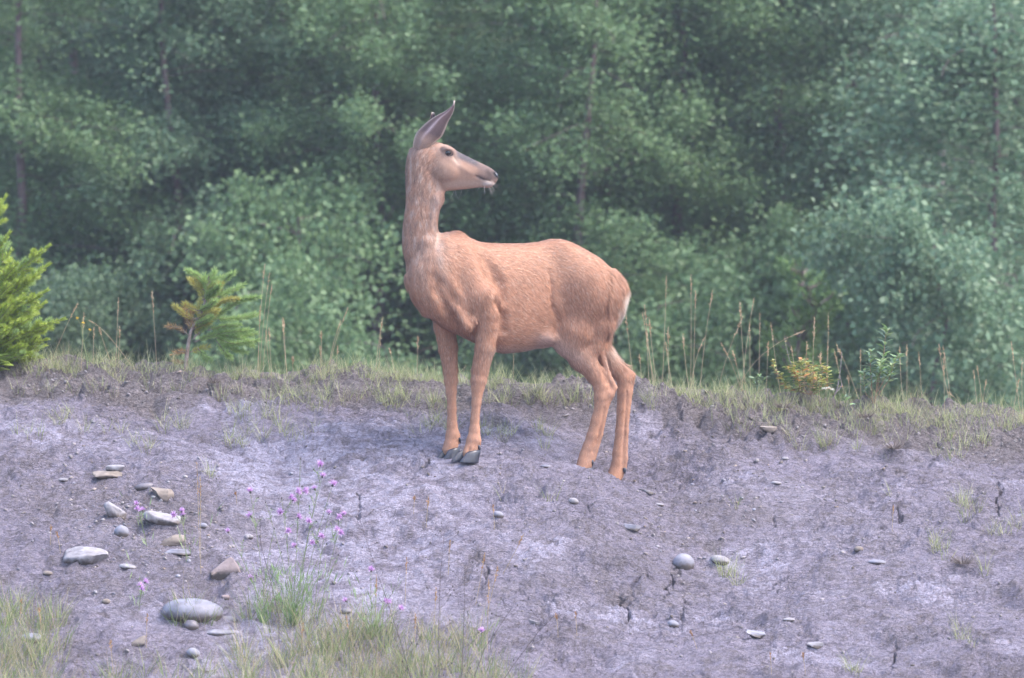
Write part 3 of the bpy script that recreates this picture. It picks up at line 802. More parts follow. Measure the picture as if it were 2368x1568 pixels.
# ears
def ear(name, back, front, Y0, bulge, tipY, mat, coln):
    n, m = 26, 12
    def res(pl):
        pl = np.array(pl, float); s = np.r_[0, np.cumsum(np.hypot(*np.diff(pl, axis=0).T))]; s /= s[-1]
        t = np.linspace(0, 1, n)
        return np.stack([smooth_interp(t, s, pl[:, 0]), smooth_interp(t, s, pl[:, 1])], -1)
    B = res(back); Fr = res(front)
    vv = []; cc = []
    for layer in (0, 1):
        for i in range(n):
            t = i / (n - 1)
            for j in range(m):
                w = j / (m - 1)
                q = B[i] * (1 - w) + Fr[i] * w
                bw = math.sin(w * math.pi) ** .75 * math.sin(min(1, (1 - t) * 1.15 + .05) * math.pi * .5)
                fold = .004 * math.exp(-((w - .38) / .09) ** 2) * (1 - t) * (1 if layer == 0 else 0)
                Y = Y0 + .034 * max(0, 1 - t / .22) ** 2 + (tipY - Y0) * t - bulge * bw - fold * 2 + (.0035 * math.sin(w * math.pi) if layer else 0)
                vv.append(P(q[0], q[1], Y))
                base = np.array([.078, .050, .054])
                base = base * (1 - .35 * math.exp(-((w - .24) / .1) ** 2) * (1 - t * .4))
                base = base + np.array([.20, .17, .19]) * math.exp(-((w - .36) / .07) ** 2) * max(0, 1 - abs(t - .45) * 1.6)  # highlight painted along the ridge of the fold
                base = base * (1 - .25 * math.exp(-((w - .85) / .12) ** 2))
                lowm = max(0, 1 - t / .34) ** .7; base = base * (1 - lowm) + np.array([.36, .245, .195]) * lowm
                edge = max(math.exp(-(w / .05) ** 2), math.exp(-((1 - w) / .05) ** 2), max(0, (t - .93) / .07))
                base = base * (1 - edge * .8) + np.array([.72, .60, .52]) * edge * .8
                if layer: base = np.array([.62, .50, .45])
                cc.append(base)
    ff = []
    for i in range(n - 1):
        for j in range(m - 1):
            a = i * m + j; ff.append((a, a + m, a + m + 1, a + 1))
            a += n * m; ff.append((a, a + 1, a + m + 1, a + m))
    for i in range(n - 1):
        a = i * m; b = a + n * m; ff.append((a, b, b + m, a + m))
        a = i * m + m - 1; b = a + n * m; ff.append((a, a + m, b + m, b))
    for j in range(m - 1):
        a = (n - 1) * m + j; b = a + n * m; ff.append((a, b, b + 1, a + 1))
    o = mesh_obj(name, np.array(vv) - ORIG, ff, mat, DEER, smooth=True)
    set_color(o.data, 'coat', np.array(cc))
    return o
em = NM('ear_fur', .8, .2); ea = em.n('ShaderNodeAttribute'); ea.attribute_name = 'coat'
ez = em.noise(160, 4, .6); er = em.ramp(ez.outputs[0], [(.3, (.85, .85, .85)), (.7, (1.15, 1.15, 1.15))])
em.color(em.mix(1.0, ea.outputs['Color'], er.outputs[0], 'MULTIPLY')); em.bump(ez.outputs[0], .3, .002)
ear('ear', [(953, 352), (955, 330), (962, 308), (977, 291), (993, 277.5), (1009, 267), (1025.5, 259), (1037.5, 251), (1045.5, 243), (1048.5, 233)],
    [(992, 356), (1001, 334), (1013, 323.5), (1021.4, 315.8), (1029.5, 299.6), (1035.6, 283.4), (1041, 273), (1045.7, 264), (1050.5, 250), (1052, 233)], -.098, .026, -.075, em.m, 0)
ear('ear', [(956, 345), (962, 320), (975, 296), (988, 281), (995, 272), (996, 265), (998, 260)],
    [(985, 345), (990, 318), (998, 300), (1004, 284), (1006.5, 275), (1006, 266), (1003, 259.5)], -.02, -.02, -.015, em.m, 0)
# eyes
def uv_ball(rx, ry, rz, nu=20, nv=12):
    vv = [(0, 0, rz)]; ff = []
    for i in range(1, nv):
        th = math.pi * i / nv
        for j in range(nu):
            ph = 2 * math.pi * j / nu; vv.append((rx * math.sin(th) * math.cos(ph), ry * math.sin(th) * math.sin(ph), rz * math.cos(th)))
    vv.append((0, 0, -rz)); N_ = len(vv) - 1
    for j in range(nu):
        ff.append((0, 1 + j, 1 + (j + 1) % nu)); ff.append((N_, 1 + (nv - 2) * nu + (j + 1) % nu, 1 + (nv - 2) * nu + j))
    for i in range(nv - 2):
        for j in range(nu):
            a = 1 + i * nu + j; b = 1 + i * nu + (j + 1) % nu; ff.append((a, a + nu, b + nu, b))
    return np.array(vv), ff
eye_m = NM('eye_gloss', .08, .8); eye_m.color((.012, .009, .010))
lid_m = simple_mat('eyelid_skin', (.06, .04, .035), (.10, .07, .06), 60, .6)
for far in (False, True):
    s_ = 1 if far else -1
    ey = surf_y(1036, 354, far)
    vv, ff = uv_ball(8.4 / S, 7.4 / S, 7.2 / S)
    c = P(1036, 353.5, ey + s_ * -.0030)
    mesh_obj('eye', vv + c - ORIG, ff, eye_m.m, DEER, smooth=True)
    # lids: a thin rim round the eye
    vv = []; ff = []
    n = 28
    for i in range(n):
        a = 2 * math.pi * i / n
        for j in range(6):
            b = 2 * math.pi * j / 6
            rr = 9.0 / S + 1.5 / S * math.cos(b)
            pinch = 1 - .22 * abs(math.sin(a))
            xx = rr * math.cos(a) * (1.16 if math.cos(a) > 0 else 1.08); zz = rr * math.sin(a) * pinch - .10 * xx
            vv.append(c + np.array([xx, s_ * (.0068 - .5 * abs(xx) * .35) + s_ * 1.5 / S * math.sin(b), zz]))
    for i in range(n):
        for j in range(6):
            ff.append((i * 6 + j, ((i + 1) % n) * 6 + j, ((i + 1) % n) * 6 + (j + 1) % 6, i * 6 + (j + 1) % 6))
    mesh_obj('eyelid', np.array(vv) - ORIG, ff, lid_m, DEER, smooth=True)
nose_m = NM('nose_leather', .25, .6); nose_m.color((.02, .018, .022)); nose_m.bump(nose_m.noise(600).outputs[0], .3, .001)
vv, ff = uv_ball(5.0 / S, .019, 10 / S)
R_ = Matrix.Rotation(math.radians(-28), 3, 'Y')
vv = np.array([R_ @ Vector(v) for v in vv])
mesh_obj('nose', vv + P(1146.2, 405, -.062) - ORIG, ff, nose_m.m, DEER, smooth=True)
# hooves
hoof_m = NM('hoof_horn', .32, .55)
hn = hoof_m.noise(60, 4, .6, stretch=(1, 1, .3)); hrr = hoof_m.ramp(hn.outputs[0], [(.35, (.018, .020, .032)), (.6, (.032, .034, .052)), (.8, (.10, .09, .09))])
hoof_m.color(hrr.outputs[0]); hoof_m.bump(hn.outputs[0], .2, .001)
def toe(tip, heel, h, w, name='hoof'):
    """pointed toe from heel to tip (world points on the ground), height h, width w"""
    tip = np.array(tip); heel = np.array(heel); ax = tip - heel; L = np.linalg.norm(ax[:2])
    f = np.array([ax[0], ax[1], 0]) / L; sd = np.array([-f[1], f[0], 0])
    n = 16; rings = []
    for lev, (zf, sc_, sh) in enumerate([(-.12, .98, 0), (0, 1.0, 0), (.3, .95, -.05), (.6, .87, -.14), (.85, .78, -.22), (1.0, .66, -.27), (1.06, .4, -.29)]):
        ring = []
        for i in range(n):
            a = 2 * math.pi * i / n
            cx_ = math.cos(a); sy_ = math.sin(a)
            ln_ = (.5 * L) * cx_
            wd_ = w * .5 * sy_ * (1 - .55 * max(0, cx_) ** 1.5)
            hh = h * zf * (1 - .60 * (max(0, cx_) if lev < 4 else .3 * max(0, cx_)) * .5)
            p = heel * .5 + tip * .5 + f * (ln_ * sc_ + sh * L) + sd * wd_ * sc_
            ring.append(p + np.array([0, 0, hh]))
        rings.append(ring)
    vv = [p for r in rings for p in r]; ff = []
    for r in range(len(rings) - 1):
        for i in range(n):
            a = r * n + i; b = r * n + (i + 1) % n; ff.append((a, b, b + n, a + n))
    ff.append(tuple(range(n))[::-1]); ff.append(tuple(range((len(rings) - 1) * n, len(rings) * n)))
    return mesh_obj(name, np.array(vv) - ORIG, ff, hoof_m.m, DEER, smooth=True)
toe(P(1043, 1067, -.125), P(1083, 1062, -.075), .040, .026)
toe(P(1062, 1070, -.155), P(1106, 1066, -.10), .046, .036)
toe(P(1008, 1063, .035), P(1046, 1058, .085), .040, .026)
toe(P(1022, 1067, .01), P(1060, 1060, .055), .048, .030)
toe(P(1316, 1102, .15), P(1358, 1096, .20), .035, .026); toe(P(1330, 1105, .13), P(1368, 1100, .17), .035, .026)
toe(P(1386, 1136, .33), P(1424, 1130, .38), .035, .026); toe(P(1398, 1139, .31), P(1434, 1134, .35), .035, .026)
def dewclaw(q, r, Y, L=16, w=5, dx=4):
    vv = []; ff = []; n = 10; k = 6
    for i in range(k):
        t = i / (k - 1); rr = w * (math.sin(min(1, .35 + t * .65) * math.pi) ** .5 if t > .3 else .8) * (1 - t ** 3)
        c = P(q + dx * t, r + L * t, Y)
        for j in range(n):
            a = 2 * math.pi * j / n
            vv.append(c + np.array([math.cos(a) * rr / S * .8, math.sin(a) * rr / S, .15 * math.cos(a) * rr / S]))
    for i in range(k - 1):
        for j in range(n):
            ff.append((i * n + j, i * n + (j + 1) % n, (i + 1) * n + (j + 1) % n, (i + 1) * n + j))
    ff.append(tuple(range(n))[::-1]); ff.append(tuple(range((k - 1) * n, k * n)))
    mesh_obj('dewclaw', np.array(vv) - ORIG, ff, hoof_m.m, DEER, smooth=True)
dewclaw(1106, 1029, -.093, 15, 5, 4); dewclaw(1062, 1012, .07, 14, 4.5, 3)
dewclaw(1368, 1064, Yh - .012, 14, 6, 2); dewclaw(1443, 1082, Yf - .012, 15, 6.5, 2)
# whiskers: fine curved hairs under the chin
wv = []; wf = []
rw = random.Random(3)
def strand(p0, d, L, w, droop, seg=5):
    base = len(wv); p = np.array(p0); d = np.array(d) / np.linalg.norm(d)
    for i in range(seg + 1):
        t = i / seg; ww = w * (1 - .8 * t)
        wv.append(p + np.array([ww, 0, ww * .3])); wv.append(p - np.array([ww, 0, ww * .3]))
        d = d + np.array([0, 0, -droop / seg]); d /= np.linalg.norm(d); p = p + d * L / seg
    for i in range(seg):
        a = base + 2 * i; wf.append((a, a + 1, a + 3, a + 2))
for i in range(26):
    q = rw.uniform(1108, 1147); r = 433 - max(0, q - 1132) * .75 + rw.uniform(-2, 1)
    dx = (q - 1122) / 22 + rw.uniform(-.25, .25)
    strand(P(q, r, -.062 + rw.uniform(-.018, .018)), (dx, rw.uniform(-.3, .3), -1 + max(0, q - 1138) * .07), rw.uniform(.012, .042), .00036, .15)
for q, r, dx in ((1050, 440, -.3), (1068, 438, -.2), (1052, 440, .2)):
    strand(P(q, r, -.075), (dx, 0, -1), .045, .0003, -.9)
for i in range(14):
    q = rw.uniform(1140, 1149); strand(P(q, rw.uniform(398, 420), -.07), (1, -.3, rw.uniform(-.5, .4)), rw.uniform(.006, .014), .0002, .3)
wm = simple_mat('whisker_hair', (.72, .64, .56), (.55, .47, .40), 10, .5)
wk = mesh_obj('whiskers', np.array(wv) - ORIG, wf, wm, DEER); wk['kind'] = 'stuff'
# ------------------------------------------------------------------ forest behind the crest
def tube(path, radii, n=7):
    vv = []; ff = []
    path = [np.array(p, float) for p in path]
    for i, p in enumerate(path):
        d = path[min(i + 1, len(path) - 1)] - path[max(i - 1, 0)]; d /= max(np.linalg.norm(d), 1e-9)
        a = np.cross(d, [0, 1, 0.13]); a /= max(np.linalg.norm(a), 1e-9); b = np.cross(d, a)
        for j in range(n):
            t = 2 * math.pi * j / n; vv.append(p + radii[i] * (math.cos(t) * a + math.sin(t) * b))
    for i in range(len(path) - 1):
        for j in range(n):
            ff.append((i * n + j, i * n + (j + 1) % n, (i + 1) * n + (j + 1) % n, (i + 1) * n + j))
    ff.append(tuple(range(n))); ff.append(tuple(range((len(path) - 1) * n, len(path) * n))[::-1])
    return vv, ff
def join(parts):
    vv = []; ff = []
    for v, f in parts:
        b = len(vv); vv.extend(v); ff.extend([tuple(i + b for i in t) for t in f])
    return vv, ff
def leaf_quads(pos, dirs, nrm, L, W):
    """pointed oval leaves: base, right, tip, left with a slight fold; one quad each"""
    sd = np.cross(dirs, nrm); sd /= np.maximum(np.linalg.norm(sd, axis=1), 1e-6)[:, None]
    L = L[:, None]; W = W[:, None]
    a = pos; c = pos + dirs * L; m = pos + dirs * L * .42
    b = m + sd * W * .5 + nrm * W * .10; d = m - sd * W * .5 + nrm * W * .10
    v = np.stack([a, b, c, d], 1).reshape(-1, 3)
    return v, (np.arange(len(pos) * 4).reshape(-1, 4))
def unit(v): return v / np.maximum(np.linalg.norm(v, axis=1), 1e-9)[:, None]

def make_broadleaf(seed, H, R, nleaf, low=.04, dens=1.0, leaf=.042, nb=None, trunk_r=.05, lean=0.0):
    rg = np.random.default_rng(seed); rr = random.Random(seed)
    tp = []; x = y = 0
    for i in range(12):
        t = i / 11; x += rr.uniform(-.06, .06) + lean * H / 11; y += rr.uniform(-.05, .05)
        tp.append((x, y, H * t - .3))
    tr = [trunk_r * (1 - .8 * i / 11) for i in range(12)]
    pieces = [tube(tp, tr, 7)]
    nb = nb or int(H * 11)
    P0 = []; segs = []
    for b in range(nb):
        t = low + (1 - low) * rr.random() ** .9
        i = t * 11; k = min(int(i), 10); base = np.array(tp[k]) * (1 - i + k) + np.array(tp[k + 1]) * (i - k)
        az = rr.uniform(0, 2 * math.pi); Rl = R * rr.uniform(.45, 1.1) * (1 - .45 * max(0, t - .55) / .45)
        up = rr.uniform(.05, .65)
        pts = [base]
        d = np.array([math.cos(az), math.sin(az), up]); d /= np.linalg.norm(d)
        n = 6
        for s in range(n):
            d = d + np.array([rr.uniform(-.22, .22), rr.uniform(-.22, .22), -.13 + rr.uniform(-.1, .1)]); d /= np.linalg.norm(d)
            pts.append(pts[-1] + d * Rl / n)
        pieces.append(tube(pts, [trunk_r * .15 * (1 - t * .6) * (1 - .85 * q / n) + .0015 for q in range(n + 1)], 4))
        segs.append(np.array(pts))
    segs = np.array(segs)                                   # nb x 7 x 3
    wts = rg.random(nb) ** 1.5 + .12; wts /= wts.sum()
    bi = rg.choice(nb, nleaf, p=wts); s = np.clip(rg.beta(2.2, 1.2, nleaf), 0, .999) * 6
    k = s.astype(int); fr = (s - k)[:, None]
    c = segs[bi, k] * (1 - fr) + segs[bi, np.minimum(k + 1, 6)] * fr
    # leaves sit on small side twigs: jitter snaps to a few twig centres
    tw = rg.integers(0, 9, nleaf); key = bi * 64 + k * 9 + tw
    h = np.stack([((key * 7919 + q * 104729) % 9973) / 9973.0 - .5 for q in (1, 2, 3)], -1)
    c = c + h * np.array([.55, .55, .62]) * (.5 + R * .35) + rg.normal(0, .075, (nleaf, 3)) + np.array([0, 0, -.03])
    dirs = unit(rg.normal(0, 1, (nleaf, 3)) + np.array([0, 0, -.55]))
    nrm = unit(rg.normal(0, .75, (nleaf, 3)) + np.array([0, 0, 1.0])); nrm = unit(nrm - dirs * (nrm * dirs).sum(1)[:, None])
    L = rg.uniform(.7, 1.25, nleaf) * leaf; W = L * rg.uniform(.62, .85, nleaf)
    lv, lf = leaf_quads(c, dirs, nrm, L, W)
    return join(pieces), (lv, lf)

def make_conifer(seed, H, R, nneed, low=.05, droop=.25, tuft=.06, trunk_r=.05, gap=.22):
    """background conifer: whorls of boughs carrying flat sprays of narrow needle tufts"""
    rg = np.random.default_rng(seed); rr = random.Random(seed)
    tp = [(rr.uniform(-.02, .02) * i, rr.uniform(-.02, .02) * i, H * i / 9 - .3) for i in range(10)]
    pieces = [tube(tp, [trunk_r * (1 - .9 * i / 9) for i in range(10)], 7)]
    segs = []; z = H * low
    while z < H * .97:
        t = z / H
        for b in range(rr.randint(4, 6)):
            az = rr.uniform(0, 6.283); Rl = R * (1 - t) ** .8 * rr.uniform(.7, 1.15) + .06
            i = t * 9; k = min(int(i), 8); base = np.array(tp[k]) * (1 - i + k) + np.array(tp[k + 1]) * (i - k)
            d = np.array([math.cos(az), math.sin(az), rr.uniform(.05, .35)]); pts = [base]
            for s in range(6):
                d = d + np.array([0, 0, -droop * .35 + (.12 if s > 3 else 0)]); d /= np.linalg.norm(d); pts.append(pts[-1] + d * Rl / 6)
            segs.append(pts); pieces.append(tube(pts, [.010 * (1 - .8 * q / 6) + .002 for q in range(7)], 4))
        z += gap * rr.uniform(.7, 1.2) * (1 - .4 * t)
    segs = np.array(segs); nb = len(segs)
    ln = np.linalg.norm(segs[:, -1] - segs[:, 0], axis=1); p = ln ** 1.3 / (ln ** 1.3).sum()
    bi = rg.choice(nb, nneed, p=p); s = np.clip(rg.beta(1.5, 1.1, nneed), 0, .999) * 6; k = s.astype(int); fr = (s - k)[:, None]
    c = segs[bi, k] * (1 - fr) + segs[bi, k + 1] * fr
    ax = unit(segs[bi, k + 1] - segs[bi, k]); hs = unit(np.cross(ax, np.array([0, 0, 1.0])))
    side = rg.choice([-1, 1], nneed)[:, None]; off = (rg.random(nneed) ** 1.1 * (.10 + .16 * ln[bi] * (1 - s / 6.5)))[:, None]
    out = unit(ax * .7 + hs * side)
    c = c + out * off + rg.normal(0, .012, (nneed, 3))
    dirs = unit(out + rg.normal(0, .5, (nneed, 3)))
    nrm = unit(rg.normal(0, .6, (nneed, 3)) + np.array([0, 0, 1.0])); nrm = unit(nrm - dirs * (nrm * dirs).sum(1)[:, None])
    L = rg.uniform(.6, 1.2, nneed) * tuft; W = L * .22
    return join(pieces), leaf_quads(c, dirs, nrm, L, W)

LB = dict(rough=.5, spec=.4, trans=.4)
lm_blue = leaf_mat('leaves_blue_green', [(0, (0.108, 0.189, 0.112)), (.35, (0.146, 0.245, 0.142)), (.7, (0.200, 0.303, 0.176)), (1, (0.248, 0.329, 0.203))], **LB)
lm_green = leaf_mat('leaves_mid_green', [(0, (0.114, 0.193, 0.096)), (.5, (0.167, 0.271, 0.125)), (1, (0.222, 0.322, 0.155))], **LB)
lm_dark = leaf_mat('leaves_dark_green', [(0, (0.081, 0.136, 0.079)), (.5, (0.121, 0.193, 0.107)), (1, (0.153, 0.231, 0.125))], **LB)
lm_olive = leaf_mat('needles_olive', [(0, (0.151, 0.211, 0.094)), (.5, (0.197, 0.269, 0.115)), (1, (0.266, 0.335, 0.146))], rough=.6, spec=.3, trans=.15)
lm_bright = leaf_mat('needles_bright', [(0, (.11, .20, .06)), (1, (.14, .23, .07))], rough=.6, spec=.3, trans=.2)
bark_pale = simple_mat('pale_bark', (.36, .30, .31), (.20, .16, .16), 9, .8, .2, .4, .01)
bark_dark = simple_mat('dark_bark', (.11, .075, .075), (.06, .042, .045), 12, .85, .2, .5, .01)
bark_mid = simple_mat('brown_bark', (.20, .145, .145), (.11, .08, .085), 12, .85, .2, .5, .01)

def tree_meshes(name, made, bark, leafm):
    (tv, tf), (lv, lf) = made
    tm = mesh_obj(name + '_trunk', tv, tf, bark, smooth=True, mesh_only=True)
    cm = mesh_obj(name + '_crown', lv, lf, leafm, mesh_only=True)
    return tm, cm
PROTO = {
 'a': tree_meshes('broadleaf', make_broadleaf(11, 7.0, 1.45, 62191, trunk_r=.065), bark_mid, lm_blue),
 'b': tree_meshes('broadleaf', make_broadleaf(12, 7.5, 1.35, 57407, trunk_r=.055, lean=.02), bark_pale, lm_green),
 'c': tree_meshes('broadleaf', make_broadleaf(13, 6.6, 1.6, 62191, trunk_r=.08), bark_dark, lm_dark),
 'p': tree_meshes('birch', make_broadleaf(14, 7.6, 1.15, 31095, low=.06, trunk_r=.052, lean=-.012), bark_pale, lm_blue),
 'k': tree_meshes('conifer', make_conifer(15, 7.0, 1.5, 41600), bark_dark, lm_olive),
 'd': tree_meshes('conifer', make_conifer(16, 7.5, 1.6, 41600, droop=.35), bark_dark, lm_dark),
 's': tree_meshes('shrub', make_broadleaf(17, 2.6, 1.0, 22000, low=.02, trunk_r=.03, leaf=.044), bark_mid, lm_blue),
 'g': tree_meshes('shrub', make_broadleaf(18, 2.2, .95, 20000, low=.02, trunk_r=.03, leaf=.042), bark_mid, lm_green),
 'j': tree_meshes('young_conifer', make_conifer(19, 2.5, .55, 15000, low=.03, droop=-.35, tuft=.05, trunk_r=.025, gap=.16), bark_mid, lm_bright),
 'r': tree_meshes('broadleaf', make_broadleaf(20, 6.4, 1.3, 27200, trunk_r=.05, leaf=.056), bark_mid, lm_blue),
}
MATSET = {'blue': lm_blue, 'green': lm_green, 'dark': lm_dark, 'olive': lm_olive, 'bright': lm_bright}
BARKS = {'pale': bark_pale, 'dark': bark_dark, 'mid': bark_mid}
CROWN_CACHE = {}
def plant_tree(proto, px_, Y, scale, rot, label, name, cat, group, mat=None, bark=None, sz=None):
    tm, cm = PROTO[proto]
    x = (px_ - CX) / S * (CAMD + Y) / CAMD
    e = empty(name, (x, Y, float(gz(x, Y)) - .02)); e.rotation_euler = (0, 0, rot); e.scale = (scale, scale, sz or scale)
    tag(e, label, cat, group)
    a = part('trunk', tm, e); b = part('crown', cm, e)
    for o, m in ((a, BARKS.get(bark)), (b, MATSET.get(mat))):
        if m is not None:
            o.material_slots[0].link = 'OBJECT'; o.material_slots[0].material = m
    return e
GF = 'trees of the blurred forest behind the crest'
GS = 'undergrowth shrubs at the foot of the forest'
TREES = [ # proto, px, Y, scale, rot, name, label, mat, bark
 ('k', -60, 15.5, 1.0, 0.3, 'conifer_tree', 'mid green feathery conifer at the far left edge, above the big yellow green fir', 'green', None),
 ('c', 175, 17.0, 1.05, 1.2, 'broadleaf_tree', 'dark green tree with a pale stem showing high above the left edge firs', None, 'pale'),
 ('a', 330, 19.0, 1.0, 2.2, 'broadleaf_tree', 'dark blue green tree behind the yellow flowered stems, left of the small fir', 'dark', 'mid'),
 ('c', 487, 16.6, 1.0, 3.1, 'broadleaf_tree', 'tree with a thick dark purple brown trunk bare between leaves, high above the small fir', 'blue', 'dark'),
 ('a', 640, 15.6, 1.1, 4.0, 'broadleaf_tree', 'large pale blue green tree filling the gap between the small fir and the deer', None, None),
 ('b', 790, 18.0, 1.05, 5.0, 'broadleaf_tree', 'blue green tree just left of the deer\'s neck', 'blue', None),
 ('k', 1000, 15.8, 1.12, 0.9, 'conifer_tree', 'olive feathery conifer with thin trunk straight above the deer\'s ears', None, 'mid'),
 ('p', 1262, 16.0, 1.0, 2.6, 'birch_tree', 'slender birch whose pale bent stem shows right of the deer\'s muzzle', 'green', 'pale'),
 ('b', 1400, 16.4, 1.05, 0.2, 'broadleaf_tree', 'bright mid green tree rising over the deer\'s rump', None, None),
 ('c', 1530, 20.0, 1.2, 1.0, 'broadleaf_tree', 'tree with a broad dark trunk at the top edge, right of the deer', 'green', 'dark'),
 ('a', 1640, 17.2, 1.0, 3.6, 'broadleaf_tree', 'leafy blue green tree right of the deer behind the tallest seed stalks', 'green', None),
 ('p', 1762, 15.0, 1.08, 4.4, 'birch_tree', 'birch with a thin grey stem running the full height above the young bright conifer', 'blue', 'mid'),
 ('b', 1900, 17.5, 1.0, 1.8, 'broadleaf_tree', 'dull green tree above the orange leaved shrub', 'dark', None),
 ('p', 2033, 15.4, 1.05, 0.1, 'birch_tree', 'birch with a grey brown stem above the leafy sapling', 'dark', 'mid'),
 ('p', 2188, 14.4, 1.0, 5.3, 'birch_tree', 'birch with a straight pale stem beside the glossy leaved tree at the right edge', 'blue', 'pale'),
 ('r', 2345, 12.6, 1.0, 2.0, 'broadleaf_tree', 'glossy blue green tree nearest the right edge with large shining leaves', None, None),
 ('c', 2130, 19.5, 1.15, 2.9, 'broadleaf_tree', 'very dark tree filling the upper right between the pale stems', None, None),
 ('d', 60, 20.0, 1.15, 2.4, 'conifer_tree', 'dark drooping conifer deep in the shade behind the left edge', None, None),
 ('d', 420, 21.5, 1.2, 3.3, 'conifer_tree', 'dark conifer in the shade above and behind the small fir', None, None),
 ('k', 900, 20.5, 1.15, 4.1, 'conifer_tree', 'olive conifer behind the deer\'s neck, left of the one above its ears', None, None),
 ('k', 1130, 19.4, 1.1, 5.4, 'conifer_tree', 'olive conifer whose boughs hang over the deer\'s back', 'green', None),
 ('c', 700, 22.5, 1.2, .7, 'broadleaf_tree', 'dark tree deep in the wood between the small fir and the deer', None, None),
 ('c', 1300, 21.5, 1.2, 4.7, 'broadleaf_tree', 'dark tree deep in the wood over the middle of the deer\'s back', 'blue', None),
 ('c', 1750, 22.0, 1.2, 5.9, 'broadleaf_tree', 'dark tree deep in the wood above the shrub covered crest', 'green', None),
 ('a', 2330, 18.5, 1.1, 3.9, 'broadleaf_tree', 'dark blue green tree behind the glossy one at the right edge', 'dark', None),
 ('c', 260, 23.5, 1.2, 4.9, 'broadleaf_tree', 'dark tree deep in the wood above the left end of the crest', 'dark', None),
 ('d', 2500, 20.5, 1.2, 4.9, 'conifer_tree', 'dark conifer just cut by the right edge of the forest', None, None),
 ('b', 1340, 14.0, .95, 3.3, 'broadleaf_tree', 'mid green tree in front of the dark gap right of the deer\'s muzzle', None, 'mid'),
 ('b', 1165, 17.2, 1.0, 1.3, 'broadleaf_tree', 'mid green tree directly behind the deer\'s muzzle', 'green', 'mid'),
 ('b', 60, 14.4, 1.0, 2.2, 'broadleaf_tree', 'light green tree high at the upper left corner', 'green', 'mid'),
 ('a', 1560, 14.8, 1.0, 5.0, 'broadleaf_tree', 'light green tree right of the deer\'s rump reaching the top edge', 'green', 'mid'),
 ('b', 420, 14.6, .95, .9, 'broadleaf_tree', 'mid green tree standing before the dark gap left of the small fir', 'blue', 'mid'),
 ('a', 860, 14.4, .95, 3.9, 'broadleaf_tree', 'tree of small leaves touching the deer\'s neck on its left side', 'green', 'mid'),
 ('a', -200, 18.5, 1.1, 1.1, 'broadleaf_tree', 'dark green tree cut by the left edge of the forest', 'dark', None),
]
for pr, q, Y, s_, r_, nm, lb, mt, bk in TREES:
    plant_tree(pr, q, Y, s_, r_, lb, nm, 'tree', GF, mt, bk, s_ * (.66 if Y < 17.3 else .82))
SHRUBS = [
 ('g', 560, 11.8, 1.0, 1.0, 'low blue green shrub behind the tall seed stalks beside the small fir', 'green'),
 ('s', 720, 13.0, 1.05, 2.0, 'rounded shrub in the forest edge left of the deer\'s chest', 'green'),
 ('g', 890, 11.4, .85, 3.0, 'mid green shrub seen in front of the deer\'s breast', None),
 ('s', 300, 13.8, .8, 4.0, 'dark shrub behind the drooping dry stalks near the left fir', 'dark'),
 ('s', 1230, 12.4, .8, 5.0, 'dark shrub seen under the deer\'s belly', 'dark'),
 ('g', 1530, 12.6, 1.0, 0.5, 'green shrub just right of the deer\'s rump', 'green'),
 ('s', 1660, 13.6, .9, 1.5, 'leafy shrub behind the seed stalks right of the deer\'s hocks', 'green'),
 ('s', 1990, 13.6, 1.0, 2.5, 'olive shrub behind the leafy sapling on the crest', 'green'),
 ('s', 2200, 10.6, 1.0, 3.5, 'glossy blue green shrub low at the right behind the crest', None),
 ('g', 2330, 11.6, 1.1, 4.5, 'glossy shrub at the right edge above the grassy crest', 'blue'),
 ('s', 60, 12.5, .8, 5.5, 'shaded shrub behind the lowest boughs of the left fir', 'dark'),
 ('g', 1060, 13.5, .8, 5.9, 'shaded green shrub seen between the deer\'s forelegs', 'green'),
]
for pr, q, Y, s_, r_, lb, mt in SHRUBS:
    plant_tree(pr, q, Y, s_, r_, lb, 'forest_shrub', 'shrub', GS, mt)
plant_tree('j', 1858, 11.6, 1.0, 1.0, 'bright green young conifer with upright leader standing blurred before the dark forest', 'young_conifer', 'conifer', None)
# the thick purple brown trunk low behind the foreleg, and the one right of it
for q, Y, rad, hgt, lb in ((1012, 12.2, .042, .62, 'purple brown stump seen low behind the deer\'s far foreleg'), (396, 12.6, .05, .9, 'grey broken stub in front of the shade left of the small fir')):
    x = (q - CX) / S * (CAMD + Y) / CAMD; z0 = float(gz(x, Y))
    v_, f_ = tube([(x, Y, z0 - .1), (x + .02, Y, z0 + hgt * .5), (x + .01, Y, z0 + hgt), (x + .03, Y, z0 + hgt * 1.4)], [rad * 1.2, rad, rad * .95, rad * .5], 9)
    o = mesh_obj('tree_stump', v_, f_, bark_mid, smooth=True); tag(o, lb, 'stump')
# the wood goes on behind as one mass nobody could count: crowns over the hillside
rg = np.random.default_rng(77)
nm_ = 60000
fx = rg.uniform(-14, 14, nm_); fy = rg.uniform(24, 34, nm_); base = gz(fx, fy)
cl = perlin(fx * .9, fy * .9, 3)
fz = base + rg.random(nm_) * (6.5 + 2 * cl)
fpos = np.stack([fx, fy, fz], -1) + rg.normal(0, .1, (nm_, 3))
fd = unit(rg.normal(0, 1, (nm_, 3))); fn2 = unit(rg.normal(0, .7, (nm_, 3)) + np.array([0, 0, 1.])); fn2 = unit(fn2 - fd * (fn2 * fd).sum(1)[:, None])
lv, lf = leaf_quads(fpos, fd, fn2, rg.uniform(.12, .24, nm_), rg.uniform(.10, .18, nm_))
wood = mesh_obj('forest_foliage', lv, lf, lm_dark); tag(wood, 'dark mass of foliage deep in the forest behind the separate trees', kind='stuff')
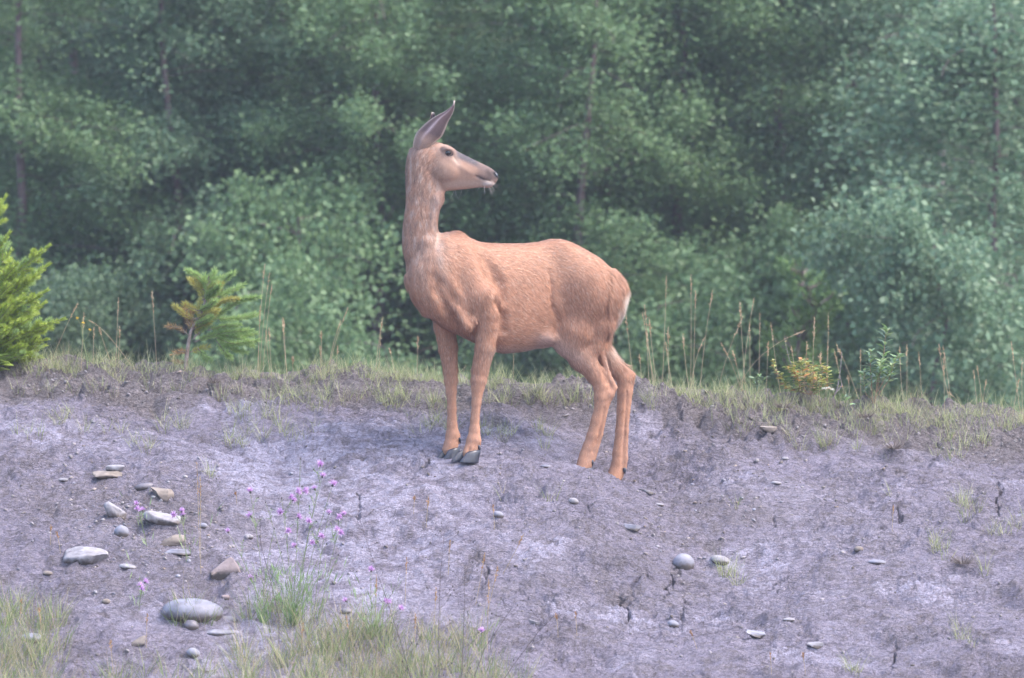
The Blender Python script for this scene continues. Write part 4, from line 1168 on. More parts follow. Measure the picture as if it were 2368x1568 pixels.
# trunks on the hillside beyond, and dark canopy above the frame that shades the wood
nm_ = 30000
fx = rg.uniform(-40, 40, nm_); fy = rg.uniform(36, 60, nm_); fz = gz(fx, fy) + rg.random(nm_) * 9
fpos = np.stack([fx, fy, fz], -1); fd = unit(rg.normal(0, 1, (nm_, 3))); fn2 = unit(np.cross(fd, rg.normal(0, 1, (nm_, 3))))
lv, lf = leaf_quads(fpos, fd, fn2, rg.uniform(.5, .9, nm_), rg.uniform(.4, .7, nm_))
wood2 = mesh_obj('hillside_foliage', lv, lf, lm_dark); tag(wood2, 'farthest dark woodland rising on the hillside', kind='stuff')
# ------------------------------------------------------------------ stones
stone_pale = simple_mat('pale_stone', (.34, .32, .35), (.21, .195, .21), 30, .7, .3, .5, .003)
stone_tan = simple_mat('tan_stone', (.30, .25, .22), (.18, .15, .13), 26, .75, .3, .6, .003)
stone_grey = simple_mat('grey_stone', (.29, .285, .345), (.18, .175, .21), 24, .55, .4, .3, .002)
stone_dark = simple_mat('dark_stone', (.13, .12, .15), (.20, .18, .20), 30, .5, .4, .3, .002)
stone_pink = simple_mat('pinkish_stone', (.34, .27, .27), (.23, .18, .18), 22, .75, .3, .6, .003)
stone_white = simple_mat('white_stone', (.36, .345, .37), (.24, .22, .24), 40, .6, .3, .3, .002)
for m_ in (stone_pale, stone_tan, stone_grey, stone_dark, stone_pink, stone_white):      # shade on the lower half of each stone, painted in a soil colour
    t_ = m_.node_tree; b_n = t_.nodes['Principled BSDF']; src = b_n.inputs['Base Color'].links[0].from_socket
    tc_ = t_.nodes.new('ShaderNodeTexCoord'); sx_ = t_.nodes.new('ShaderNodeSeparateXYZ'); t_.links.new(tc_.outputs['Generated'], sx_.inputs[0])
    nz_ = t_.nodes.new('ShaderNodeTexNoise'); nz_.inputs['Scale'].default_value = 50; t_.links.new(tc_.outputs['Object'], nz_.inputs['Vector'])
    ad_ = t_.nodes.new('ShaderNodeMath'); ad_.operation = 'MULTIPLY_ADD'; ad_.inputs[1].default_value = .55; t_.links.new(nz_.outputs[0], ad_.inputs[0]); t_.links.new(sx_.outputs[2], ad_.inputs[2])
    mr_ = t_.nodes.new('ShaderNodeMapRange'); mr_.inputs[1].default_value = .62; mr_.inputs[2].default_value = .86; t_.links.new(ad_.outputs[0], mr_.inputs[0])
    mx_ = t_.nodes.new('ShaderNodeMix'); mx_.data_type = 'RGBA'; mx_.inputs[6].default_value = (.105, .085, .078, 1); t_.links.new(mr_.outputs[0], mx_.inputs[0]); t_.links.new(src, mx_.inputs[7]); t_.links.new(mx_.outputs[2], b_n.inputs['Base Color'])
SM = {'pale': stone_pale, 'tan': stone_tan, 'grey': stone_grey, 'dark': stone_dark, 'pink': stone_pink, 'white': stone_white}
def make_stone(cx, cy, w, h, mat, shape, label, seed, depth=.7, tilt=0.0, name='stone', sink=.0):
    rs = np.random.default_rng(seed)
    v, f = uv_ball(1, 1, 1, *((26, 16) if shape == 'round' else (44, 28)))
    if shape == 'round':
        n = 1 + .05 * perlin(v[:, 0] * 1.3 + seed, v[:, 2] * 1.3 + v[:, 1], seed)
        v = v * n[:, None]; v = np.sign(v) * np.abs(v) ** .95
    else:
        v = np.sign(v) * np.abs(v) ** .5
        v *= .92
        for _ in range(7 if shape == 'block' else 9):
            n = rs.normal(0, 1, 3); n[1] -= .3; n /= np.linalg.norm(n); dcut = rs.uniform(.5, .82)
            o = v @ n - dcut; v = v - np.outer(np.clip(o, 0, None), n)
        v += .03 * np.stack([perlin(v[:, 0] * 4 + k * 9, v[:, 2] * 4 + v[:, 1] * 3, seed + k) for k in range(3)], -1)
    if shape == 'wedge':
        v[:, 2] = v[:, 2] * (.62 + .38 * v[:, 0]) + .12 * v[:, 0]
    if shape == 'slab':
        v[:, 2] = np.clip(v[:, 2], -.75, .75)
    rx, rz = w / 2 / S * (1 if shape == 'round' else 1.12), h / 2 / S * (1.05 if shape == 'round' else 1.25); ry = max(rx * depth, rz * .8)
    v = v * np.array([rx, ry, rz])
    ca, sa = math.cos(tilt), math.sin(tilt)
    v = np.stack([v[:, 0] * ca + v[:, 2] * sa, v[:, 1], -v[:, 0] * sa + v[:, 2] * ca], -1)
    g = hit(cx, cy + h * .40)
    Yc = g[1] + ry * .55
    c = P(cx, cy + sink * h, Yc)
    o = mesh_obj(name, v, f, SM[mat], smooth=True); o.location = c
    tag(o, label, 'stone'); return o
ST = [
 (253, 1096, 80, 30, 'tan', 'slab', 'flat tan slab with dark overhung underside, topmost of the stones at the left', .8, .06),
 (268, 1084, 44, 20, 'white', 'block', 'small white lump resting on the back of the flat tan slab', .6, 0),
 (333, 1124, 44, 18, 'dark', 'round', 'curved dark slate cobble leaning on the bent tan rock', .6, -.15),
 (372, 1136, 56, 40, 'tan', 'wedge', 'bent tan rock sloping down to the right beside the dark cobble', .7, .55),
 (264, 1182, 54, 44, 'pale', 'block', 'pale rounded block left of the pink flower heads', .8, .25),
 (374, 1197, 82, 36, 'pale', 'block', 'grey topped block below the bent tan rock, with flowers in front', .7, .05),
 (281, 1228, 34, 32, 'grey', 'round', 'dark grey round cobble in the middle of the gravel patch', .9, .3),
 (394, 1248, 68, 32, 'tan', 'wedge', 'half buried brown slab right of the dark round cobble', .7, -.25),
 (200, 1288, 98, 50, 'pale', 'block', 'largest angular pale rock at the left, with a sloping right end', .7, .12),
 (410, 1276, 62, 18, 'grey', 'slab', 'low flat grey stone below the half buried brown slab', .8, 0),
 (297, 1310, 44, 14, 'white', 'round', 'thin white stone right of the largest angular rock', .7, .12),
 (510, 1322, 88, 56, 'pink', 'wedge', 'pinkish triangular slab left of the flowering plant', .6, -.38),
 (245, 1390, 20, 13, 'tan', 'round', 'small round tan stone on the smooth clay at the lower left', .9, 0),
 (445, 1409, 136, 58, 'grey', 'round', 'large smooth oval boulder with a bright top, lower left', .75, .06),
 (442, 1444, 34, 25, 'dark', 'round', 'small dark cobble just below the smooth oval boulder', .9, .1),
 (535, 1433, 36, 20, 'pale', 'block', 'small pale stone right of the oval boulder', .8, -.1),
 (500, 1462, 80, 20, 'grey', 'slab', 'flat grey rock sunk under the grass below the oval boulder', .8, .05),
 (314, 1486, 52, 22, 'tan', 'wedge', 'small tan wedge stone low at the left near the bottom edge', .7, -.35),
 (447, 1509, 30, 24, 'grey', 'round', 'grey rounded stone near the bottom edge under the boulder', .9, .5),
 (147, 1109, 28, 11, 'pale', 'round', 'small flat pale stone far left of the flat tan slab', .9, 0),
 (73, 1475, 54, 26, 'grey', 'round', 'grey stone half hidden in the bottom left grass', .8, 0),
 (1262, 1078, 26, 9, 'grey', 'round', 'thin dark flat pebble on the mound between fore and hind legs', .9, .1),
 (1152, 1189, 26, 17, 'grey', 'round', 'grey pebble half sunk in the mound below the deer\'s chest', .8, .4),
 (1326, 1158, 24, 17, 'pale', 'round', 'pale domed pebble on the mound below the near hind hoof', .8, .3),
 (1461, 1220, 42, 20, 'grey', 'slab', 'flat bluish stone on the mound below the far hind hoof', .7, .12),
 (1580, 1298, 50, 44, 'grey', 'round', 'smooth round cobble sticking out above the crack in the mound', .8, .35),
 (1665, 1294, 46, 24, 'pale', 'round', 'pale domed stone right of the smooth cobble, above a green tuft', .8, .25),
 (2028, 1299, 44, 13, 'grey', 'round', 'flat pale blue stone lying alone at the right', .8, .05),
 (1985, 1269, 22, 15, 'tan', 'round', 'small tan stone just above the flat pale blue one', .9, 0),
 (1795, 1116, 23, 9, 'white', 'round', 'little white stone on the slope right of the hind legs', .9, .1),
 (1750, 1465, 50, 34, 'grey', 'wedge', 'pointed grey stone at the lower right of the mound', .7, .5),
 (1823, 1432, 28, 9, 'white', 'round', 'thin white stone above the pale lump at the lower right', .8, 0),
 (1884, 1489, 36, 22, 'pale', 'wedge', 'pale lump of stone at the lower right', .8, .2),
 (1524, 1166, 23, 8, 'white', 'round', 'small white flake beyond the far hind hoof', .9, .1),
 (1493, 1136, 34, 10, 'pale', 'slab', 'pale flat stone just right of the far hind hoof', .9, .2),
 (1556, 1442, 26, 18, 'grey', 'round', 'grey stone below the crack under the smooth cobble', .9, .3),
 (1774, 990, 38, 30, 'tan', 'wedge', 'pale lump of clay stone under the turf edge left of the orange shrub', .8, .4),
 (1310, 958, 26, 10, 'white', 'slab', 'pale flake under the turf edge behind the near hind leg', .9, .1),
 (800, 1412, 26, 14, 'dark', 'round', 'dark stone at the top of the bottom centre grass', .8, 0),
 (1815, 1060, 18, 10, 'white', 'round', 'tiny white stone below the turf edge at the right', .9, 0),
 (1062, 1040, 10, 6, 'white', 'round', 'tiny white chip lying behind the front hooves', .9, 0),
 (520, 1380, 20, 12, 'pink', 'block', 'small pink chip between the triangular slab and the oval boulder', .9, .2),
 (575, 1240, 22, 13, 'pale', 'round', 'small pale stone under the leftmost tall pink flower', .9, .1),
 (470, 1215, 20, 14, 'grey', 'round', 'small grey stone right of the grey topped block', .9, 0),
 (110, 1325, 22, 11, 'tan', 'round', 'small tan stone below the largest angular rock', .9, 0),
 (1238, 1440, 30, 16, 'pale', 'slab', 'flat pale clay flake low in the centre', .9, .2),
]
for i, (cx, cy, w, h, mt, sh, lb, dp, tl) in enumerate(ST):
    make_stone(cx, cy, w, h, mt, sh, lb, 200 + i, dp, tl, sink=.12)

# loose gravel and crumbs that nobody could count
def pebbles(name, N, dens, smin_, smax_, mat, label, seed, flat=.65):
    rs = np.random.default_rng(seed)
    t = (1 + 5 ** .5) / 2
    iv = np.array([(-1, t, 0), (1, t, 0), (-1, -t, 0), (1, -t, 0), (0, -1, t), (0, 1, t), (0, -1, -t), (0, 1, -t), (t, 0, -1), (t, 0, 1), (-t, 0, -1), (-t, 0, 1)]) / math.hypot(1, t)
    it = np.array([(0, 11, 5), (0, 5, 1), (0, 1, 7), (0, 7, 10), (0, 10, 11), (1, 5, 9), (5, 11, 4), (11, 10, 2), (10, 7, 6), (7, 1, 8), (3, 9, 4), (3, 4, 2), (3, 2, 6), (3, 6, 8), (3, 8, 9), (4, 9, 5), (2, 4, 11), (6, 2, 10), (8, 6, 7), (9, 8, 1)])
    x = rs.uniform(-2.3, 2.3, N * 6); y = rs.uniform(-2.1, 1.0, N * 6)
    f = (CAMD + y) / CAMD; z = gz(x, y); px = CX + x * S / f; py = CY - (z - CZ) * S / f
    keep = rs.random(len(x)) < dens(px, py, x, y); x, y, z = x[keep][:N], y[keep][:N], z[keep][:N]; N = len(x)
    s = smin_ + (smax_ - smin_) * rs.random(N) ** 4
    sc3 = np.stack([s, s * rs.uniform(.6, 1, N), s * rs.uniform(flat * .6, flat, N)], -1)
    jit = rs.uniform(.75, 1.2, (N, 12, 1))
    v = iv[None] * jit * sc3[:, None, :]
    a = rs.uniform(0, 6.28, N); ca, sa = np.cos(a)[:, None], np.sin(a)[:, None]
    v = np.stack([v[..., 0] * ca - v[..., 1] * sa, v[..., 0] * sa + v[..., 1] * ca, v[..., 2] + v[..., 1] * .35], -1)
    v += np.stack([x, y, z + s * .15], -1)[:, None, :]
    fc = (it[None] + (np.arange(N) * 12)[:, None, None]).reshape(-1, 3)
    o = mesh_obj(name, v.reshape(-1, 3), fc, mat, smooth=True); tag(o, label, kind='stuff')
gravel_m = leaf_mat('gravel_mix', [(0, (.16, .13, .12)), (.25, (.30, .27, .27)), (.5, (.24, .24, .30)), (.75, (.32, .29, .29)), (.93, (.28, .21, .17)), (1, (.40, .38, .39))], .7, .35, 0)
crumb_m = leaf_mat('clay_crumbs', [(0, (.13, .11, .10)), (.5, (.24, .22, .22)), (1, (.30, .27, .29))], .9, .2, 0)
def gd(px, py, x, y):
    g = np.exp(-(((px - 380) / 190) ** 2 + ((py - 1230) / 95) ** 2)) + .6 * np.exp(-(((px - 130) / 120) ** 2 + ((py - 1160) / 60) ** 2))
    g += .35 * np.exp(-(((px - 1600) / 160) ** 2 + ((py - 1220) / 110) ** 2)) + .3 * np.exp(-(((px - 1700) / 170) ** 2 + ((py - 1120) / 70) ** 2)) + .02
    return g
pebbles('gravel', 4200, gd, .0022, .013, gravel_m, 'loose mixed gravel scattered over the clay, thickest at the left', 1)
pebbles('clay_crumbs', 7000, lambda px, py, x, y: .05 + .5 * sstep(.1, .8, perlin(x * 3, y * 4, 70)) * gd(px, py, x, y) + .35 * sstep(.5, .8, y), .002, .011, crumb_m, 'small crumbs of dry clay and soil lying on the bank', 2, .9)

# ------------------------------------------------------------------ grass
def blades(name, pos, L, W, lean, az, mat, label, seed, curve=.6, segs=4):
    rs = np.random.default_rng(seed); N = len(pos)
    d = np.stack([np.cos(az) * lean, np.sin(az) * lean, np.ones(N)], -1); d = unit(d)
    out = np.stack([np.cos(az), np.sin(az), np.zeros(N)], -1)
    th = rs.uniform(-1.1, 1.1, N); side = np.stack([np.cos(th), np.sin(th), np.zeros(N)], -1)
    cv = curve * rs.uniform(.2, 1.6, N)
    rows = []
    p = pos.copy()
    for s in range(segs + 1):
        t = s / segs; w = W * (1 - t ** 1.6) * .5
        if s == segs: rows.append(p)
        else: rows += [p - side * w[:, None], p + side * w[:, None]]
        d = unit(d + (out * .5 + np.array([0, 0, -.55])) * (cv / segs)[:, None])
        p = p + d * (L / segs)[:, None]
    v = np.stack(rows, 1); m = v.shape[1]
    fc = []
    for s in range(segs - 1): fc += [[2 * s, 2 * s + 1, 2 * s + 3], [2 * s, 2 * s + 3, 2 * s + 2]]
    fc.append([2 * segs - 2, 2 * segs - 1, 2 * segs])
    fc = (np.array(fc)[None] + (np.arange(N) * m)[:, None, None]).reshape(-1, 3)
    o = mesh_obj(name, v.reshape(-1, 3), fc, mat); tag(o, label, kind='stuff'); return o
def tuft_positions(centres, rs):
    """centres: (x, y, n, spread)"""
    P_ = []; A_ = []
    for x, y, n, sp_ in centres:
        a = rs.uniform(0, 6.283, n); r = sp_ * np.sqrt(rs.random(n))
        P_.append(np.stack([x + r * np.cos(a), y + r * np.sin(a)], -1)); A_.append(a + rs.normal(0, .6, n))
    P_ = np.concatenate(P_); A_ = np.concatenate(A_)
    return np.c_[P_, gz(P_[:, 0], P_[:, 1]) - .003], A_
grass_m = leaf_mat('fresh_grass', [(0, (.22, .26, .10)), (.4, (.35, .40, .18)), (.7, (.48, .50, .27)), (1, (.60, .56, .38))], .55, .35, .4)
straw_m = leaf_mat('straw', [(0, (.28, .22, .13)), (.5, (.42, .34, .22)), (1, (.55, .47, .32))], .6, .3, .25)
dead_m = leaf_mat('dead_thatch', [(0, (.10, .075, .065)), (.5, (.20, .16, .145)), (1, (.33, .29, .27))], .7, .25, .15)
lush_m = leaf_mat('lush_grass', [(0, (.14, .20, .07)), (.5, (.22, .29, .11)), (.8, (.34, .38, .18)), (1, (.45, .43, .26))], .55, .35, .3)

rs = np.random.default_rng(31)
cg = []; cs = []; cd = []
for i in range(520):                                   # continuous fringe on the crest
    q = rs.uniform(-60, 2430); Y = .98 + abs(rs.normal(0, .16)) - (.10 if q > 1500 else 0)
    x = (q - CX) / S * (CAMD + Y) / CAMD
    dn = .55 + .6 * perlin(np.array([x * 2.1]), np.array([.5]), 9)[0]
    if 1900 > q > 1430: dn += .15
    if q < 420: dn -= .15
    n = int(max(2, rs.uniform(3, 34) * (dn + .25) ** 1.3))
    cg.append((x, Y, n, rs.uniform(.02, .05)))
    if rs.random() < .55: cs.append((x + rs.normal(0, .02), Y, int(n * .35), .04))
    if rs.random() < .5: cd.append((x, Y - .06, int(n * .5), .04))
PATCH = [(80, 905, 80, 12, 7, 6, 26), (230, 902, 70, 10, 6, 6, 26), (380, 900, 60, 10, 6, 7, 24), (520, 910, 50, 12, 6, 6, 26), (860, 915, 60, 12, 5, 8, 22), (1700, 955, 60, 12, 6, 6, 26),
 # px, py, radius x, radius y, tufts, green n, dead n
 (700, 925, 150, 24, 26, 14, 14), (560, 960, 80, 18, 8, 12, 12), (640, 1000, 90, 16, 9, 14, 12), (540, 1030, 30, 12, 4, 14, 16), (390, 990, 40, 14, 5, 12, 12), (120, 975, 80, 20, 5, 10, 12),
 (1010, 985, 60, 22, 9, 14, 14), (1130, 1005, 60, 14, 6, 12, 12), (960, 930, 120, 20, 14, 16, 14), (1230, 925, 110, 16, 14, 18, 16), (1150, 890, 30, 12, 5, 26, 12), (1350, 935, 50, 12, 5, 14, 14),
 (1240, 1000, 50, 20, 4, 10, 6), (1250, 1040, 12, 6, 1, 16, 4), (1800, 980, 150, 20, 12, 10, 16), (2050, 1005, 170, 22, 15, 10, 16), (2260, 1025, 120, 24, 14, 12, 14), (1880, 1030, 90, 16, 10, 12, 12),
 (2200, 1060, 120, 16, 6, 8, 8), (2230, 1165, 40, 34, 7, 14, 10), (2290, 1230, 30, 16, 3, 12, 8), (2170, 1270, 60, 22, 6, 10, 14), (2350, 1220, 20, 14, 3, 12, 12), (1690, 1340, 26, 22, 4, 24, 6),
 (2230, 1478, 30, 16, 3, 20, 12), (1700, 1170, 8, 12, 1, 12, 2), (1270, 1160, 6, 8, 1, 10, 1), (2280, 1330, 8, 10, 1, 14, 1), (1965, 1556, 24, 10, 2, 22, 4), (485, 1100, 16, 6, 2, 18, 6),
 (340, 1030, 60, 12, 4, 10, 8), (230, 1000, 60, 12, 4, 8, 10), (60, 1010, 50, 14, 3, 8, 8), (1160, 1150, 8, 10, 1, 8, 1), (1490, 930, 40, 8, 5, 14, 16), (1640, 940, 60, 12, 8, 14, 16), (2070, 1150, 20, 8, 1, 8, 4),
]
for q, r, ax, ay, n, a, b in PATCH:
    for i in range(n):
        h = hit(q + rs.normal(0, ax * .5), r + rs.normal(0, ay * .5))
        cg.append((h[0], h[1], int(a * rs.uniform(.6, 1.4)), rs.uniform(.012, .03))); cd.append((h[0], h[1] - .01, int(b * rs.uniform(.6, 1.4)), .025))
        if rs.random() < .3: cs.append((h[0], h[1], 3, .03))
pos, az = tuft_positions(cg, rs); n = len(pos)
blades('grass', pos, rs.uniform(.03, .105, n) * rs.choice([1, 1.2, 1.4], n), rs.uniform(.0010, .0022, n), rs.uniform(.05, .7, n), az, grass_m, 'short pale green grass fringing the crest and in tufts on the bank', 41)
print('GRASS', n)
pos, az = tuft_positions(cs, rs); n = len(pos)
blades('straw_grass', pos, rs.uniform(.04, .11, n), rs.uniform(.0010, .0018, n), rs.uniform(.1, .8, n), az, straw_m, 'dry straw coloured grass blades among the green along the crest', 42)
# dead thatch hanging over the turf edge
pos, az = tuft_positions(cd, rs); n = len(pos)
az = -math.pi / 2 + rs.normal(0, .9, n)
blades('dead_grass', pos + np.array([0, 0, .008]), rs.uniform(.02, .06, n), rs.uniform(.0010, .0020, n), rs.uniform(.6, 2.0, n), az, dead_m, 'brown dead thatch hanging over the broken turf edge', 43, curve=1.3)
# long grass along the bottom of the bank
cb = []; cbs = []; cbd = []
def bottom(q0, q1, r0, r1, n, a, b):
    for i in range(n):
        q = rs.uniform(q0, q1); r = rs.uniform(r0, r1); h = hit(q, r)
        cb.append((h[0], h[1], int(a * rs.uniform(.5, 1.4)), rs.uniform(.02, .05))); cbs.append((h[0], h[1], int(b * rs.uniform(.5, 1.4)), .04))
        if rs.random() < .6: cbd.append((h[0], h[1], int(a * .5), .05))
bottom(-60, 150, 1440, 1680, 80, 16, 8); bottom(0, 60, 1400, 1470, 12, 12, 4); bottom(500, 720, 1500, 1680, 40, 14, 8); bottom(680, 1130, 1480, 1680, 140, 14, 9)
bottom(1100, 1220, 1560, 1680, 24, 14, 6); bottom(180, 480, 1560, 1680, 26, 12, 5); bottom(630, 900, 1440, 1500, 24, 12, 6); bottom(410, 480, 1425, 1445, 6, 18, 4); bottom(560, 660, 1400, 1440, 12, 10, 4)
pos, az = tuft_positions(cb, rs); n = len(pos)
print('BOTTOM', n)
blades('long_grass', pos, rs.uniform(.06, .17, n), rs.uniform(.0014, .0030, n), rs.uniform(.05, .7, n), az, lush_m, 'long green grass along the bottom edge of the bank', 44, segs=4)
pos, az = tuft_positions(cbs, rs); n = len(pos)
blades('long_straw', pos, rs.uniform(.08, .24, n), rs.uniform(.0010, .0020, n), rs.uniform(.05, .6, n), az, straw_m, 'long dry straw standing in the grass at the bottom edge', 45)
pos, az = tuft_positions(cbd, rs); n = len(pos)
blades('dead_undergrowth', pos, rs.uniform(.04, .10, n), rs.uniform(.0012, .0022, n), rs.uniform(.5, 1.8, n), az, dead_m, 'brown dead grass at the roots of the long grass', 46, curve=1.2)
# two dead domed clumps that stand out
for q, r, w, n, lb in ((2068, 1058, .045, 260, 'domed clump of dead grey brown grass on the right, above the bare clay'), (2225, 1322, .05, 240, 'dead brown grass clump hanging above a crack at the right'),
                       (1810, 962, .04, 170, 'dead grey grass clump hanging from the turf left of the orange shrub'), (495, 905, .035, 160, 'dead brown grass clump hanging from the turf below the small fir'), (2000, 985, .05, 200, 'wide dead grass clump on the turf edge under the leafy sapling')):
    h = hit(q, r); a = rs.uniform(0, 6.283, n); rr_ = w * .5 * np.sqrt(rs.random(n))
    pos = np.stack([h[0] + rr_ * np.cos(a), h[1] + rr_ * np.sin(a), np.full(n, h[2] + .03)], -1)
    o = blades('dead_grass_clump', pos, rs.uniform(.05, .10, n), rs.uniform(.0012, .002, n), rs.uniform(.3, 1.2, n), a, dead_m, lb, 50, curve=2.2)
    del o['kind']; tag(o, lb, 'grass clump')

# ------------------------------------------------------------------ dry seed stalks on the crest
stem_m = simple_mat('dry_stem', (.50, .40, .26), (.36, .28, .18), 20, .7, .25)
head_m = leaf_mat('seed_head_tan', [(0, (.36, .24, .14)), (.5, (.50, .36, .22)), (1, (.62, .48, .32))], .65, .25, .2)
darkstem_m = simple_mat('dark_stem', (.10, .08, .09), (.17, .13, .13), 20, .7, .25)
greenstem_m = simple_mat('green_stem', (.17, .22, .09), (.24, .27, .14), 20, .6, .3)
def bez(a, b, c, n=8):
    a, b, c = map(np.array, (a, b, c))
    return [a * (1 - t) ** 2 + b * 2 * t * (1 - t) + c * t * t for t in np.linspace(0, 1, n)]
def seed_head(path, rad, seed, n=34):
    """spikelets lying along the end of the stem"""
    rs_ = np.random.default_rng(seed); path = np.array(path); k = rs_.random(n) * (len(path) - 1.001); i = k.astype(int); fr = (k - i)[:, None]
    c = path[i] * (1 - fr) + path[i + 1] * fr; ax = unit(path[i + 1] - path[i]); d = unit(ax + rs_.normal(0, .33, (n, 3)))
    nr_ = unit(np.cross(d, rs_.normal(0, 1, (n, 3)))); env = np.sin((k / (len(path) - 1) * .8 + .12) * math.pi)
    return leaf_quads(c, d, nr_, rad * 3.2 * (.5 + env), rad * 1.2 * (.4 + env))
Q = lambda zx, zy: (1445 + .3896 * zx, 578 + .3896 * zy)      # two zoomed views of the photograph, to picture units
Q4 = lambda zx, zy: (.3332 * zx, 404.6 + .3332 * zy)
# tip, base, bend (picture units sideways at mid height), head length
SK = [(Q(245, 150), Q(215, 850), 4), (Q(390, 150), Q(388, 850), 2), (Q(418, 240), Q(402, 820), 1), (Q(520, 240), Q(440, 830), -3), (Q(115, 330), Q(175, 850), 6), (Q(103, 370), Q(190, 860), 8),
 (Q(128, 470), Q(150, 840), 3), (Q(5, 390), Q(60, 850), 6), (Q(680, 310), Q(720, 880), 4), (Q(765, 285), Q(690, 880), -4), (Q(740, 430), Q(745, 860), 2), (Q(700, 395), Q(535, 780), -6),
 (Q(800, 375), Q(790, 880), 2), (Q(865, 435), Q(925, 860), 8), (Q(1068, 478), Q(640, 820), -30), (Q(1122, 400), Q(1108, 880), 0), (Q(1205, 375), Q(1200, 880), 1), (Q(1203, 540), Q(1190, 860), 0),
 (Q(1078, 545), Q(1060, 860), 2), (Q(985, 572), Q(1045, 840), 10), (Q(1252, 555), Q(1395, 930), 6), (Q(1240, 595), Q(1330, 860), 8), (Q(1397, 590), Q(1400, 880), 2), (Q(1628, 570), Q(1665, 890), 9),
 (Q(1672, 560), Q(1668, 900), 2), (Q(1743, 605), Q(1768, 890), 3), (Q(1862, 562), Q(1925, 900), 12), (Q(1890, 640), Q(1895, 920), 0), (Q(2290, 545), Q(2350, 930), 5), (Q(2068, 715), Q(2095, 940), 3),
 (Q(2088, 690), Q(2125, 950), 3), (Q(2142, 772), Q(2115, 960), -2), (Q(2355, 640), Q(2362, 900), 4), (Q(570, 552), Q(720, 850), -4), (Q(638, 600), Q(720, 800), 3), (Q(240, 550), Q(290, 800), 6),
 (Q(342, 495), Q(392, 830), 8), (Q(474, 513), Q(385, 850), -14), (Q(255, 458), Q(262, 830), 1), (Q(848, 548), Q(835, 850), 1), (Q(1160, 605), Q(1150, 850), 0), (Q(1918, 843), Q(2020, 920), 4), (Q(2338, 765), Q(2290, 860), -3),
 (Q4(1838, 620), Q4(1785, 1240), -3), (Q4(1870, 682), Q4(1795, 1250), -3), (Q4(1888, 757), Q4(1820, 1250), -4), (Q4(1055, 807), Q4(1092, 1300), 2), (Q4(822, 852), Q4(800, 1320), 1),
 (Q4(540, 890), Q4(350, 1290), 6), (Q4(615, 1008), Q4(950, 1330), 42), (Q4(688, 1062), Q4(790, 1320), 16), (Q4(582, 958), Q4(560, 1360), 1), (Q4(1866, 1060), Q4(1890, 1370), 3), (Q4(1845, 1085), Q4(1880, 1300), 6),
 (Q4(1960, 990), Q4(1992, 1370), 4), (Q4(2030, 1265), Q4(2036, 1380), 1), (Q4(2228, 1090), Q4(2236, 1380), 1), (Q4(2365, 1010), Q4(2270, 1350), -4), (Q4(2343, 1190), Q4(2330, 1370), 1), (Q4(652, 1060), Q4(645, 1310), 0),
 (Q4(830, 1058), Q4(800, 1300), 10), (Q4(1805, 910), Q4(1790, 1230), 0), ((805, 710), (757, 862), -3), ((885, 735), (868, 872), -3), ((655, 737), (664, 868), 2), ((900, 806), (918, 876), 4), ((966, 778), (964, 870), 0),
 ((740, 800), (742, 868), 0), ((880, 770), (874, 870), 0), ((1188, 780), (1186, 880), 0), ((1130, 800), (1128, 880), 0), ((1500, 735), (1520, 880), 5), ((1478, 820), (1486, 880), 2), ((2180, 800), (2200, 940), 3), ((1960, 870), (1968, 930), 2)]
def where(q):
    for lim, w in ((140, 'in front of the big left fir'), (330, 'between the two firs'), (450, 'just left of the small fir'), (640, 'just right of the small fir'),
                   (800, 'between the small fir and the deer'), (1010, 'left of the deer\'s forelegs'), (1420, 'under the deer\'s belly'), (1530, 'just right of the hocks'),
                   (1640, 'in the tallest bunch'), (1760, 'left of the orange leaved shrub'), (1960, 'above the orange leaved shrub'), (2110, 'beside the leafy sapling'), (2260, 'right of the leafy sapling'), (3000, 'at the far right end of the crest')):
        if q < lim: return w
rk = random.Random(9)
ORD = ['leftmost', 'second from the left', 'third from the left', 'fourth from the left', 'fifth from the left', 'sixth from the left', 'seventh from the left', 'eighth from the left', 'ninth from the left']
def stalk_form(tip, bs, bend):
    lean_ = abs(tip[0] - bs[0]) / max(abs(bs[1] - tip[1]), 1); H_ = math.hypot(tip[0] - bs[0], bs[1] - tip[1]) / S
    return ('tall' if H_ > .30 else ('short' if H_ < .16 else 'medium')) + ' ' + ('bowed' if abs(bend) > 12 else ('leaning' if lean_ > .3 else 'upright'))
FORMS = {}
for i, (tip, bs, bend) in enumerate(SK): FORMS.setdefault((stalk_form(tip, bs, bend), where(bs[0])), []).append((bs[0], i))
SLABEL = {}
for (fm_, w_), lst in FORMS.items():
    lst.sort()
    for r_, (_, i) in enumerate(lst):
        SLABEL[i] = f'{fm_} dry stalk {w_}' + (f', {ORD[r_]}' if len(lst) > 1 else '')
